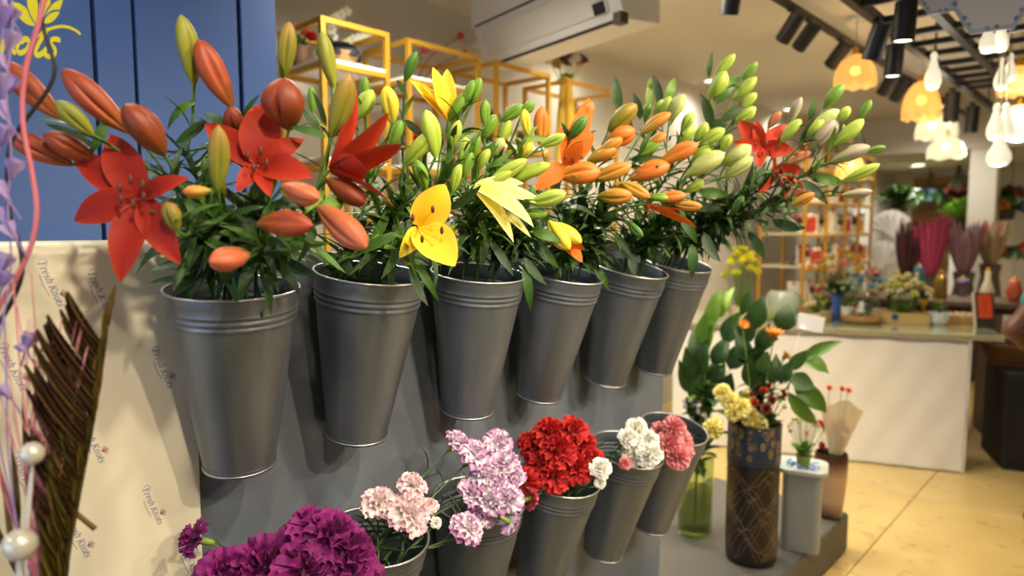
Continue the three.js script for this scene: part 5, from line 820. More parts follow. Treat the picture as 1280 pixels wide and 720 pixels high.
const squareTray = (w, h, d, t = 0.008) => join([box(w, t, d, 0, t / 2, 0), box(w, h, t, 0, h / 2, d / 2), box(w, h, t, 0, h / 2, -d / 2), box(t, h, d, w / 2, h / 2, 0), box(t, h, d, -w / 2, h / 2, 0)]);
posy('flower_tray', 'long pale wooden tray of small green plants on the counter end', onCounter(1020, 402), { r: 0.1, h: 0.07, pot: 0xcdb88a, potGeoFn: () => squareTray(0.26, 0.07, 0.12), blossoms: [0xd8d04a, 0x9ab83a], n: 8, size: 0.02, spread: 0.09, rise: 0.09, leaf: 18, leafLen: 0.07, leafSet: limeLeafMats });
posy('flower_vase', 'blue vase with a large pink, peach and yellow bouquet on the counter', onCounter(1045, 400), { r: 0.035, h: 0.2, pot: 0x3c62a8, potGeoFn: (r, h) => lathe([[0, 0], [r * 1.2, 0], [r * 0.7, h * 0.2], [r * 0.9, h * 0.6], [r * 1.4, h], [r * 1.2, h], [0, h * 0.7]], 24), blossoms: [0xe8a08c, 0xe8b83c, 0xe89aa0, 0xd8d050, 0xf0c8b0, 0xe0a020], n: 26, size: 0.034, spread: 0.2, rise: 0.24, leaf: 26, leafLen: 0.12, category: 'bouquet' });
posy('flower_vase', 'white flared pot with pale green sprays on the counter', onCounter(1058, 402), { r: 0.04, h: 0.11, pot: 0xe8e2d2, blossoms: [0xdfe0c0, 0xc8cfa0], n: 14, size: 0.022, spread: 0.09, rise: 0.16, leaf: 12, leafLen: 0.07, leafSet: limeLeafMats, category: 'bouquet' });
{ // glass cloche on a wooden base with blue flowers behind
  const p = onCounter(1076, 403), g = thing('glass_cloche', 'round glass cloche on a wooden base with a white figurine inside', 'cloche', p);
  part('base', lathe([[0, 0], [0.11, 0], [0.13, 0.015], [0.135, 0.035], [0.12, 0.05], [0, 0.05]], 32), std(0x9c7440, 0.6), g);
  part('dome', new THREE.SphereGeometry(0.125, 32, 20, 0, Math.PI * 2, 0, Math.PI * 0.72).translate(0, 0.085, 0), M.glass, g);
  part('figurine', lathe([[0, 0.05], [0.02, 0.05], [0.026, 0.075], [0.012, 0.10], [0.02, 0.125], [0.012, 0.145], [0, 0.15]], 16), M.white, g);
  for (let k = 0; k < 10; k++) pose(part('leaf', broadGeos[k % 3], limeLeafMats[k % 3], g), V(0.05 * Math.cos(k), 0.05, 0.05 * Math.sin(k)), V(Math.cos(k), 1, Math.sin(k)), YUP, 0.055);
}
posy('flower_vase', 'bunch of powder blue paper flowers behind the glass cloche', onCounter(1082, 396), { r: 0.05, h: 0.1, pot: 0x6f8a94, blossoms: [0x8fb4c8, 0x7aa6be, 0xa8c4cc], n: 18, size: 0.034, spread: 0.18, rise: 0.18, leaf: 8, category: 'bouquet' });
{ const p = onCounter(1128, 403); const g = posy('flower_basket', 'wide wicker trough of cream and lime flowers with a blue badge on the counter', p, { r: 0.1, h: 0.075, pot: 0xc9a868, potGeoFn: () => squareTray(0.30, 0.075, 0.16), blossoms: [0xe9e0a8, 0xd9dd7a, 0xf0ecd0, 0xc8cf62, 0xe6d8b0, 0xb0904c], n: 44, size: 0.03, spread: 0.17, rise: 0.2, leaf: 22, leafLen: 0.08, leafSet: limeLeafMats, category: 'basket' }); part('blue_badge', new THREE.CylinderGeometry(0.022, 0.022, 0.006, 18).rotateX(Math.PI / 2).translate(-0.06, 0.045, 0.085), std(0x2d4a78, 0.5), g); g.rotation.y = cRot + Math.PI / 2 * 0; }
posy('flower_pot', 'white and blue ceramic pot with a small green plant on the counter', onCounter(1173, 406), { r: 0.065, h: 0.09, pot: 0xd4d8da, potGeoFn: bowl, blossoms: [0x8fae3a], n: 4, size: 0.02, spread: 0.03, rise: 0.05, leaf: 18, leafLen: 0.06, leafSet: limeLeafMats });
{ const p = onCounter(1204, 404), g = thing('wooden_tray', 'gold edged wooden tray of round pale eggs or beads on the counter', 'tray', p); g.rotation.y = cRot; part('tray', squareTray(0.22, 0.05, 0.14), std(0xb98f48, 0.5), g); for (let k = 0; k < 10; k++) part('ball', new THREE.SphereGeometry(0.024, 14, 10).translate(-0.08 + (k % 5) * 0.04, 0.05, k < 5 ? -0.03 : 0.03), std(0xcbb48a, 0.5), g); }
{ const p = onCounter(1232, 409), g = thing('brochure_stand', 'slanted board with a bright orange printed sheet at the end of the counter', 'sign', p); g.rotation.y = cRot + 0.25; const m = part('board', rbox(0.12, 0.23, 0.012, 0.002, 0, 0.115, 0, 1), std(0x2a211f, 0.5), g), s = part('orange_sheet', rbox(0.085, 0.16, 0.004, 0.001, 0, 0.14, 0.008, 1), std(0xd9481e, 0.5), g), e = part('pale_edge', box(0.012, 0.235, 0.016, -0.066, 0.117, 0), std(0xd6cdb6, 0.5), g); for (const q of [m, s, e]) q.rotation.x = -0.22; for (let k = 0; k < 4; k++) { const b = part('print_bar', box(0.05 - 0.008 * k, 0.006, 0.002, 0, 0.19 - 0.028 * k, 0.0115), std(0x8a2a12, 0.5), g); b.rotation.x = -0.22; } part('foot', sweep([V(0, 0.16, -0.04), V(0, 0.0, -0.09)], 0.005, 6), M.black, g); }
for (const [px, py, h, c] of [[1110, 398, 0.22, 0], [1143, 398, 0.2, 1], [1153, 404, 0.17, 2]]) { // candle holders
  const p = onCounter(px, py), g = thing('candle_holder', ['tall black candle holder with an ivory candle between the bouquets', 'black candle holder with an ivory candle behind the flower trough', 'gold candle holder with a dark ball beside the flower trough'][c], 'candle holder', p, 'candle holders on the counter');
  part('stand', lathe([[0, 0], [0.04, 0], [0.04, 0.008], [0.008, 0.015], [0.008, h * 0.6], [0.03, h * 0.95], [0.034, h], [0, h * 0.96]], 20), c === 2 ? M.gold : M.black, g);
  part(c === 2 ? 'ball' : 'candle', c === 2 ? new THREE.SphereGeometry(0.035, 16, 12).translate(0, h + 0.03, 0) : cyl(0.013, 0.012, 0.14, 14, 0, h, 0), c === 2 ? M.black : std(0xd8caa0, 0.5), g);
}
{ // glass fishbowl near the stand end
  const p = onY(978, 401, CT), g = thing('glass_bowl', 'big round glass bowl of pale green moss at the counter end', 'bowl', p); const r = 0.125;
  part('glass', lathe([[0, 0], [r * 0.5, 0], [r * 0.9, r * 0.5], [r, r], [r * 0.92, r * 1.45], [r * 0.7, r * 1.75], [r * 0.68, r * 1.75], [r * 0.9, r * 1.45], [r * 0.97, r], [r * 0.88, r * 0.52], [0, 0.006]], 36), phys(0xe4eae0, 0.12, { transmission: 0.7, thickness: 0, ior: 1.45, clearcoat: 1 }), g);
  const moss = std(0x8a9a3a, 0.9); for (let k = 0; k < 14; k++) { const a = k * 2.4, s = Math.sqrt(k / 14) * 0.09; part('moss_ball', new THREE.IcosahedronGeometry(0.032, 1).translate(Math.cos(a) * s, 0.05 + (k % 3) * 0.02, Math.sin(a) * s), moss, g); }
}
posy('flower_pot', 'tall pot of acid yellow flowers between the stand and the glass bowl', onY(925, 404, CT), { r: 0.06, h: 0.12, pot: 0xb9b48a, blossoms: [0xd6d02a, 0xc2c832, 0xe0d848], n: 26, size: 0.036, spread: 0.11, rise: 0.34, leaf: 18, leafLen: 0.09, leafSet: limeLeafMats });
// black stand with a wicker basket to the side of the counter
{
  const p = onY(1262, 580, 0), g = thing('black_cabinet', 'plain black cabinet beside the counter', 'cabinet', V(p.x + 0.16, 0, p.z + 0.12)); g.rotation.y = cRot; const H = 0.63;
  part('body', rbox(0.5, H, 0.5, 0.008, 0, H / 2, 0), M.blackMatte, g); part('door', rbox(0.22, H - 0.1, 0.012, 0.003, -0.12, H / 2, 0.256, 1), M.black, g); part('door', rbox(0.22, H - 0.1, 0.012, 0.003, 0.12, H / 2, 0.256, 1), M.black, g);
  const b = thing('wicker_basket', 'brown wicker basket on the black cabinet', 'basket', onY(1264, 456, H)), wk = [std(0x6e4722, 0.75), std(0x80562c, 0.75)];
  for (let k = 0; k < 9; k++) part('coil', new THREE.TorusGeometry(0.125 + k * 0.007, 0.010, 7, 40).rotateX(Math.PI / 2).translate(0, 0.01 + k * 0.017, 0), wk[k % 2], b); part('base', cyl(0.12, 0.12, 0.012, 32), wk[0], b);
  for (let k = 0; k < 7; k++) { const q = posy.n = k, m = part('dark_fruit', new THREE.IcosahedronGeometry(0.045, 2).translate(0.08 * Math.cos(k * 0.9), 0.13 + 0.02 * (k % 2), 0.08 * Math.sin(k * 0.9)), std(0x3a1a1a, 0.5), b); }
}
for (const [px, c, l] of [[1226, 0xd87078, 'pink flower pot on the low ledge between counter and cabinet'], [1248, 0xc4404a, 'red flower pot on the low ledge behind the wicker basket']]) { const p = onY(px, 436, 0.78).addScaledVector(cback, 0.95); p.y = 0.78; posy('flower_pot', l, p, { r: 0.04, h: 0.06, pot: 0xb8a890, blossoms: [c, 0xe8d0c8], n: 9, size: 0.03, spread: 0.06, rise: 0.07, leaf: 6 }); }
{ const p = onY(1236, 440, 0.76).addScaledVector(cback, 0.98), g = thing('low_ledge', 'low wooden ledge table behind the counter end', 'table', V(p.x, 0, p.z)); g.rotation.y = cRot; part('top', rbox(0.5, 0.025, 0.3, 0.004, 0, 0.767, 0), std(0x9a7a4a, 0.6), g); for (const x of [-0.22, 0.22]) part('leg', box(0.04, 0.755, 0.26, x, 0.3775, 0), std(0x6d6a72, 0.6), g); }
// ---------------------------------------------------------------- far part of the shop
struct('soffit_beam', slabBetween(9.0, X1, 2.42, CEIL, WZ, ZR), M.ceil);
struct('pillar', rbox(0.26, 2.42, 0.26, 0.01, 9.15, 1.21, -1.36), std(0xe6e1d2, 0.7));
{ // gold display rack with gift ware
  const z = -2.25, xs = [1005, 1032, 1055, 1072, 1088].map((px) => onZ(px, 300, z).x), top = 2.3, D = 0.4, w = 0.026, g = thing('gift_rack', 'long gold rack crowded with gift ware and small flowers behind the counter', 'shelf', V(0, 0, z));
  for (const x of xs) for (const zz of [0, -D]) part('post', box(w, top, w, x, top / 2, zz), M.goldPaint, g);
  const ys = [0.45, 0.85, 1.2, 1.5, 1.8, 2.1]; for (const y of ys) { part('board', rbox(xs[4] - xs[0], 0.02, D, 0.003, (xs[0] + xs[4]) / 2, y, -D / 2, 1), std(0xcabf9c, 0.6), g); part('rail', box(xs[4] - xs[0], w, w, (xs[0] + xs[4]) / 2, y - 0.02, 0.004), M.goldPaint, g); } part('rail', box(xs[4] - xs[0], w, w, (xs[0] + xs[4]) / 2, top, 0), M.goldPaint, g);
  const cols = [[0xb8301f, 'red'], [0xe6dfcc, 'ivory'], [0x8fa8a8, 'grey-blue'], [0xd98c9a, 'pink'], [0x3a3a30, 'black'], [0xc87a2a, 'orange'], [0xa02a2a, 'crimson'], [0xe3d8b8, 'cream']], where = ['lowest', 'second', 'third', 'fourth', 'fifth', 'top'], bay = ['first', 'second', 'third', 'fourth']; let n = 0;
  for (let l = 1; l < 6; l++) for (let b = 0; b < 4; b++) for (let q = 0; q < 3; q++) {
    const x = xs[b] + (xs[b + 1] - xs[b]) * (0.2 + 0.3 * q), y = ys[l] + 0.0105, [c, cn] = cols[(n * 5 + l) % 8], k = (n + l) % 3, pl = `on ${where[l]} board, ${bay[b]} bay of the gold rack`; n++;
    if (k === 0) posy('flower_pot', `small pot of ${cn} flowers ${pl}`, V(x, y, z - 0.08), { r: 0.05, h: 0.08, pot: 0xd8ceb4, blossoms: [c, 0xe8dcc0], n: 7, size: 0.04, spread: 0.06, rise: 0.06, leaf: 5, group: 'small pots on the gold rack' });
    else if (k === 1) { const h = rr(0.14, 0.2), e = thing('gift_box', `${cn} gift box ${pl}`, 'box', V(x, y, z - 0.09), 'gift boxes on the gold rack'); part('box', rbox(0.15, h, 0.12, 0.006, 0, h / 2, 0, 1), tone(c), e); part('lid', rbox(0.158, 0.03, 0.128, 0.004, 0, h, 0, 1), tone(0xe9e2cf), e); part('ribbon', join([box(0.162, 0.032, 0.02, 0, h, 0), box(0.02, 0.034, 0.132, 0, h, 0)]), tone(0xb03a3a), e); }
    else { const e = thing('picture_frame', `standing frame with a ${cn} print ${pl}`, 'frame', V(x, y, z - 0.07), 'picture frames on the gold rack'); part('frame', join([box(0.15, 0.016, 0.016, 0, 0.2, 0), box(0.15, 0.016, 0.016, 0, 0.008, 0), box(0.016, 0.2, 0.016, -0.067, 0.104, 0), box(0.016, 0.2, 0.016, 0.067, 0.104, 0)]), M.white, e); part('print', box(0.13, 0.19, 0.006, 0, 0.104, -0.003), tone(c), e); part('back_strut', sweep([V(0, 0.15, -0.005), V(0, 0, -0.09)], 0.006, 6), M.black, e); }
  }
}
{ // slatted timber wall and hanging pots at the far end
  const x = X1 - 0.03, a = onX(1166, 205, x), b = onX(1216, 300, x), g = thing('slat_screen', 'brown timber slat screen on the far wall', 'screen', V(x, 0, 0)), w = [std(0x8d6a34, 0.6), std(0x7c5a2a, 0.6), std(0x9a763e, 0.6)];
  for (let k = 0; k < 15; k++) part('slat', rbox(0.03, 0.085, b.z - a.z + 0.5, 0.004, 0, 0.9 + k * 0.1, (a.z + b.z) / 2, 1), w[k % 3], g); for (const z of [a.z, b.z]) part('upright', box(0.02, 1.6, 0.05, 0.014, 1.65, z), w[1], g);
}
for (const [px, l] of [[1161, 'grey-blue hanging planter trailing green leaves in front of the slat screen'], [1187, 'darker grey-blue hanging planter beside its twin at the slat screen']]) {
  const p = at(px, 245, px < 1170 ? 9.9 : 10.8), g = thing('hanging_planter', l, 'planter', p, 'hanging planters'); part('pot', lathe([[0, -0.09], [0.13, -0.09], [0.16, -0.06], [0.165, 0.09], [0.15, 0.09], [0.14, -0.04], [0, -0.05]], 28), std(px < 1170 ? 0x5f7f95 : 0x44586a, 0.5), g);
  for (const s of [-1, 1]) part('cord', sweep([V(s * 0.15, 0.08, 0), V(0, 2.42 - p.y, 0)], 0.006, 5), M.black, g); for (let k = 0; k < 26; k++) { const a = k * 2.4; pose(part('leaf', broadGeos[k % 3], leafMats[k % 5], g), V(0.12 * Math.cos(a), 0.05, 0.12 * Math.sin(a)), V(Math.cos(a), rr(-1.6, 0.3), Math.sin(a)), YUP, rr(0.16, 0.3)); }
}
for (const [px, py, s, l] of [[1122, 252, 0.5, 'bushy green plant standing on a plinth far back by the rack'], [1205, 268, 0.45, 'bright green plant beside the white pillar'], [1258, 252, 0.42, 'green plant with orange flowers beyond the pillar']]) {
  const t = 9.2, p = at(px, py, t), pl = p.y - 0.25; solo('plant_plinth', cyl(0.14, 0.14, pl, 20).translate(p.x, 0, p.z), M.white, `white round plinth under the ${l.split(' ').slice(0, 3).join(' ')}${l.includes('pillar') ? (l.includes('beyond') ? ' beyond the pillar' : ' at the pillar') : ' by the rack'}`, 'plinth');
  posy('potted_plant', l, V(p.x, pl, p.z), { r: 0.12, h: 0.18, pot: 0x4a4a3c, blossoms: px > 1250 ? [0xd2542a, 0x3c66b8] : [0x6a9a2c], n: 8, size: 0.07, spread: 0.18, rise: 0.22, leaf: 40, leafLen: 0.3, category: 'plant', leafSet: px === 1205 ? limeLeafMats : leafMats });
}
// bundles of dyed grasses in tall vases
for (const [px, py, n, c, hgt, l] of [[1162, 345, 16, [0xb8446e, 0xc9587e, 0xa83a62], 0.62, 'bunch of pink dyed pampas grass in a tall vase'], [1132, 345, 6, [0x4a1f26, 0x3a161c], 0.55, 'bunch of dark maroon grass stems in a tall vase'], [1205, 340, 16, [0x9a7a86, 0xa88a8c, 0x866a70], 0.48, 'bunch of dusty mauve grasses in a tall vase'], [1238, 330, 10, [0xb09a78, 0x9a8464, 0xc46a50], 0.42, 'bunch of straw coloured grasses near the counter end']]) {
  const t = 6.9, p = at(px, py, t), H = p.y, g = thing('grass_vase', l, 'dried grass', V(p.x, 0, p.z), 'vases of dyed grasses'); part('vase', lathe([[0, 0], [0.12, 0], [0.14, 0.05], [0.13, H * 0.6], [0.08, H * 0.9], [0.1, H], [0.09, H], [0.07, H * 0.88], [0, H * 0.5]], 28), std(0x5d5348, 0.5), g);
  const pl = lathe([[0, 0], [0.012, 0.02], [0.03, 0.25], [0.034, 0.55], [0.02, 0.85], [0.002, 1]], 8);
  for (let k = 0; k < n; k++) { const a = k * 2.4, s = Math.sqrt(k / n) * 0.13, d = V(Math.cos(a) * s, hgt * rr(0.8, 1.1), Math.sin(a) * s); part('stem', sweep([V(0, H * 0.6, 0), V(d.x * 0.4, H + 0.05, d.z * 0.4)], 0.004, 5), M.stem, g); pose(part('plume', pl, tone(c[k % c.length]), g), V(d.x * 0.4, H, d.z * 0.4), d, V(1, 0, 0), V(1, d.length(), 1)); }
}
// display tables of decorations behind the counter
{
  const p = onY(1190, 372, 1.02), g = thing('display_table', 'long dark table of ornaments behind the counter', 'table', V(p.x, 0, p.z)); g.rotation.y = Math.PI / 2 + 0.2; part('top', rbox(1.9, 0.04, 0.6, 0.006, 0, 1.0, 0), std(0x5a4630, 0.5), g); for (const x of [-0.9, 0.9]) for (const z of [-0.25, 0.25]) part('leg', box(0.05, 0.98, 0.05, x, 0.49, z), std(0x4a3826, 0.5), g); part('apron', box(1.8, 0.1, 0.02, 0, 0.93, 0.28), std(0x4a3826, 0.5), g);
  const up = V(0, 1.021, 0), kinds = [[0x3f6a84, 'teal blue'], [0xb98a2c, 'brass'], [0x24303a, 'navy'], [0xb85a3a, 'terracotta'], [0xd8cdb0, 'ivory'], [0x6a5a80, 'plum'], [0x9a7a3a, 'bronze'], [0x2d5a6a, 'petrol blue'], [0xc4a04a, 'gold'], [0x7a2a2a, 'wine red'], [0x8fa0a4, 'silver grey'], [0x4a3a28, 'walnut']];
  kinds.forEach(([c, n], k) => { const q = V(-0.82 + k * 0.15, 0, (k % 3 - 1) * 0.16).applyAxisAngle(YUP, g.rotation.y).add(g.position).add(up), h = 0.14 + 0.12 * ((k * 7) % 5) / 5, v = k % 4; const e = thing('ornament', `${n} ${['bottle vase', 'footed goblet', 'lantern', 'ginger jar'][v]} on the long dark table`, 'ornament', q, 'ornaments on the dark table');
    part('body', lathe([[[0, 0], [0.04, 0], [0.05, h * 0.3], [0.02, h * 0.7], [0.018, h], [0, h]], [[0, 0], [0.035, 0], [0.008, h * 0.2], [0.01, h * 0.5], [0.045, h * 0.75], [0.04, h], [0, h * 0.7]], [[0, 0], [0.045, 0], [0.045, h * 0.8], [0.03, h * 0.9], [0, h]], [[0, 0], [0.03, 0], [0.055, h * 0.5], [0.035, h * 0.85], [0.03, h], [0, h]]][v], 20), std(c, 0.35, n === 'brass' || n === 'gold' || n === 'bronze' ? 0.7 : 0), e); part('cap', new THREE.SphereGeometry(0.014, 10, 8).translate(0, h + 0.01, 0), M.gold, e); });
}
for (const [px, py, l, r] of [[1113, 282, 'upper white folded paper fan beside the gold rack', 0.3], [1104, 320, 'lower white folded paper fan beside the gold rack', -0.2]]) {
  const p = at(px, py, 7.9), g = thing('paper_fan', l, 'paper fan', p, 'white paper fans'); const P = []; for (let k = 0; k < 14; k++) { const a = -1.1 + 2.2 * k / 13; P.push(blade(V(0, -0.15, 0), V(Math.sin(a) * 0.12, 0.02, 0.01), V(Math.sin(a) * 0.24, Math.cos(a) * 0.3 - 0.12, k % 2 ? 0.02 : -0.02), V(0, 0, 1), 0.05, { segs: 3, cross: 2, shape: (t) => 0.1 + 0.9 * t })); }
  P.forEach((q) => part('fold', q, M.white, g)); part('stick', cyl(0.01, 0.01, p.y - 0.15, 8, 0, -p.y, 0), M.white, g); g.rotation.set(0, -Math.PI / 2 + 0.5, r);
}
{ // round wreath on the right of the pillar
  const p = onX(1262, 285, 9.3), g = thing('flower_wreath', 'dark round wreath with orange and blue flowers past the white pillar', 'wreath', p); part('ring', new THREE.TorusGeometry(0.26, 0.06, 10, 36).rotateY(Math.PI / 2), std(0x2f3a22, 0.9), g);
  for (let k = 0; k < 40; k++) { const a = k / 40 * Math.PI * 2; pose(part('leaf', broadGeos[k % 3], leafMats[k % 5], g), V(-0.05, Math.sin(a) * 0.26, Math.cos(a) * 0.26), V(-0.6, Math.sin(a + (k % 2 ? 1 : -1)), Math.cos(a + (k % 2 ? 1 : -1))), V(-1, 0.2, 0), 0.16); } for (let k = 0; k < 7; k++) { const a = k * 0.9; pose(part('blossom', roseGeo, tone([0xd2542a, 0x4a72c8, 0xe0a040][k % 3]), g), V(-0.08, Math.sin(a) * 0.26, Math.cos(a) * 0.26), V(-1, 0.1, 0.1), YUP, 0.07); } part('hanging_wire', sweep([V(0, 0.26, 0), V(0, 2.42 - p.y, 0)], 0.004, 5), M.black, g); }
{ const p = at(1198, 222, 9.3), g = thing('hanging_flowers', 'upside down bunch of crimson dried flowers hanging in front of the pillar', 'dried flowers', p); for (let k = 0; k < 14; k++) { const a = k * 2.4, s = Math.sqrt(k / 14) * 0.16, e = V(Math.cos(a) * s, -0.12 - 0.1 * (1 - s * 5), Math.sin(a) * s); part('stalk', sweep([V(0, 0.2, 0), e], 0.004, 5), M.stemDark, g); pose(part('blossom', roseGeo, tone([0x6a1620, 0x4a1a1c, 0x7a2a1e][k % 3]), g), e, V(e.x, -0.6, e.z), V(1, 0, 0), 0.07); } part('cord', sweep([V(0, 0.2, 0), V(0, 2.42 - p.y, 0)], 0.004, 5), M.black, g); }
// ---------------------------------------------------------------- ceiling: tracks, trellis, pendants, signs
const TRK = 2.72, trackB = thing('lighting_track', 'black lighting track carrying small tilted spotlights over the aisle', 'track', V(0, TRK, -1.45)); part('rail', box(6.6, 0.032, 0.036, 5.6, 0, 0), M.black, trackB); for (const x of [2.8, 5.2, 7.8]) part('hanger', cyl(0.006, 0.006, CEIL - TRK, 8, x, 0, 0), M.black, trackB);
for (const [px, py, dx, dy, dz, r, len, pw] of [[916, -14, 0.25, -1, -0.3, 0.042, 0.18, 5], [990, 24, 0.25, -0.65, -0.6, 0.042, 0.17, 5], [1010, 36, 0.3, -0.6, -0.65, 0.042, 0.17, 4], [1050, 60, 0.25, -0.65, -0.62, 0.045, 0.18, 5], [1078, 78, 0.4, -0.7, -0.5, 0.045, 0.18, 0], [1112, 101, 0.3, -0.75, -0.55, 0.045, 0.2, 5], [1126, 110, 0.3, -0.8, -0.5, 0.045, 0.2, 0], [1140, 120, 0.4, -0.8, -0.4, 0.045, 0.2, 5]]) { const p = onZ(px, py, -1.45); spotlight(V(p.x, TRK - 0.016, -1.45), V(dx, dy, dz), r, len, 'small black track spotlight tilted on the aisle track', { power: pw, angle: 0.7, group: 'small spotlights on the aisle track' }); }
const TR = 2.5, trellis = thing('ceiling_trellis', 'black metal ladder trellis hung below the ceiling', 'trellis', V(0, TR, 0));
{
  const z0 = onY(1128, 48, TR).z, zm = onY(1210, 54, TR).z; for (const z of [z0, zm, zm + (zm - z0) * 2.2]) part('beam', box(4.4, 0.045, 0.035, 4.6, 0, z), M.black, trellis);
  let px = 0; for (const y of [-14, 6, 27, 45, 58, 70, 82, 91, 99, 106, 112]) { const bx = 1064 + (y - 0) * 1.168, p = onY(bx, y, TR); part('rung', box(0.028, 0.028, 1.75, p.x, 0, z0 + 0.86), M.black, trellis); }
  for (const x of [2.9, 4.6, 6.4]) for (const z of [z0, zm + (zm - z0) * 2.2]) part('hanger', cyl(0.006, 0.006, CEIL - TR, 8, x, 0, z), M.black, trellis);
  for (const [px, py, h, r, pw] of [[1133, -10, 0.16, 0.042, 6], [1098, 20, 0.16, 0.042, 6], [1119, 46, 0.16, 0.042, 6], [1191, 108, 0.2, 0.045, 0], [1216, 126, 0.2, 0.045, 4]]) { const p = onY(px, py, TR); spotlight(V(p.x, TR - 0.02, p.z), V(px === 1098 ? 0.1 : 0.02, -1, px === 1098 ? -0.34 : -0.05), r, h, 'large black cylinder spotlight hanging from the trellis', { power: pw, angle: 0.75, drop: h * 0.5 + 0.01, group: 'cylinder spotlights under the trellis' }); }
}
const amberGlass = new THREE.MeshPhysicalMaterial({ color: 0xf2c676, roughness: 0.25, side: THREE.DoubleSide, transmission: 0.6, thickness: 0, emissive: new THREE.Color().setRGB(1, 0.66, 0.26), emissiveIntensity: 0.5 });
const clearGlass = new THREE.MeshPhysicalMaterial({ color: 0xf2f0da, roughness: 0.2, side: THREE.DoubleSide, transmission: 0.6, thickness: 0, emissive: new THREE.Color().setRGB(1, 0.93, 0.66), emissiveIntensity: 0.4 });
const milkGlass = new THREE.MeshPhysicalMaterial({ color: 0xfffbe8, roughness: 0.3, side: THREE.DoubleSide, emissive: new THREE.Color().setRGB(1, 0.94, 0.68), emissiveIntensity: 0.62 });
function shadeBell(r, h, lobes = 8) { const g = new THREE.SphereGeometry(1, 40, 16, 0, Math.PI * 2, 0.12, Math.PI * 0.52), A = g.attributes.position; for (let i = 0; i < A.count; i++) { const x = A.getX(i), y = A.getY(i), z = A.getZ(i), a = Math.atan2(z, x), k = 1 + 0.06 * Math.cos(a * lobes) * (1 - y); A.setXYZ(i, x * r * k, y * h - h * 0.5 + 0.05 * h * Math.cos(a * lobes) * (1 - y), z * r * k); } g.computeVertexNormals(); return g; }
const bottleShade = (r, h) => lathe([[0, -h * 0.5], [r * 0.7, -h * 0.46], [r, -h * 0.3], [r * 0.95, -h * 0.12], [r * 0.55, h * 0.12], [r * 0.36, h * 0.3], [r * 0.4, h * 0.42], [r * 0.25, h * 0.5], [0, h * 0.5]], 24);
function pendant(px, py, wpx, hpx, t, kind, label, power) {
  const c = at(px, py, t), g = thing('pendant_lamp', label, 'pendant lamp', c, 'pendant lamps'), r = wpx / FOCAL * t / 2, h = hpx / FOCAL * t, top = CEIL - c.y;
  part('cord', cyl(0.003, 0.003, top - h * 0.45, 6, 0, h * 0.45, 0), std(0xa89a70, 0.5), g); part('canopy', cyl(0.035, 0.03, 0.02, 16, 0, top - 0.02, 0), M.white, g);
  if (kind === 'bottle') part('glass_shade', bottleShade(r, h), milkGlass, g);
  else { part('glass_shade', kind === 'globe' ? new THREE.SphereGeometry(r, 28, 20).scale(1, h / (2 * r), 1) : shadeBell(r, h, kind === 'amber' ? 9 : 6), kind === 'amber' ? amberGlass : kind === 'globe' ? milkGlass : clearGlass, g); if (kind !== 'globe') part('bulb', new THREE.SphereGeometry(0.028, 16, 12).translate(0, -h * 0.1, 0), glow(kind === 'amber' ? WARMER : NEUTRAL, 4), g); part('lamp_cap', cyl(0.02, 0.014, 0.05, 14, 0, h * 0.42, 0), M.gold, g); }
  if (power) { const L = new THREE.PointLight(kind === 'amber' ? WARMER : NEUTRAL, power * 0.22, 0, 2); L.castShadow = true; L.shadow.radius = 1.4; L.position.set(0, kind === 'bottle' || kind === 'globe' ? -h * 0.5 - 0.03 : -h * 0.1, 0); g.add(L); }
}
pendant(1069, 85, 47, 34, 4.1, 'amber', 'amber petal-edged glass pendant alone in front of the aisle track', 1.2);
pendant(1152, 121, 42, 40, 4.4, 'amber', 'round amber glass pendant beside a milk glass bottle lamp', 1.0);
pendant(1165, 154, 36, 28, 4.9, 'clear', 'clear petal glass pendant under the round amber one', 0.7);
pendant(1183, 153, 28, 26, 5.4, 'clear', 'smaller clear petal glass pendant behind its neighbour', 0.5);
pendant(1183, 181, 42, 24, 5.2, 'clear', 'wide clear flower shaped pendant hanging lowest by the soffit', 0.7);
pendant(1274, 97, 46, 30, 3.75, 'amber', 'amber petal-edged glass pendant among the bottle lamps', 1.0);
pendant(1274, 154, 52, 46, 4.0, 'globe', 'large white glass globe pendant', 1.0);
pendant(1063, 206, 34, 26, 5.6, 'amber', 'amber glass pendant half hidden behind the lily buds', 0.8);
for (const [px, py, w, h, l, t = 3.6] of [[1166.5, 89, 19, 46, 'milk glass bottle lamp above the round amber pendant'], [1235, 46, 18, 40, 'milk glass bottle lamp hanging below the hexagonal sign', 2.95], [1251, 44, 18, 41, 'milk glass bottle lamp twin under the hexagonal sign', 3.0], [1252, 93, 16, 40, 'slim milk glass bottle lamp beside the amber shade'], [1263, 84, 14, 34, 'shorter milk glass bottle lamp touching the amber shade'], [1245, 153, 20, 46, 'long necked milk glass lamp beside the white globe'], [1257, 153, 20, 46, 'long necked milk glass lamp closest to the white globe'], [1249, 187, 27, 42, 'fat milk glass bottle lamp hanging lowest of the bottles']]) pendant(px, py, w, h, t, 'bottle', l, 0.3);
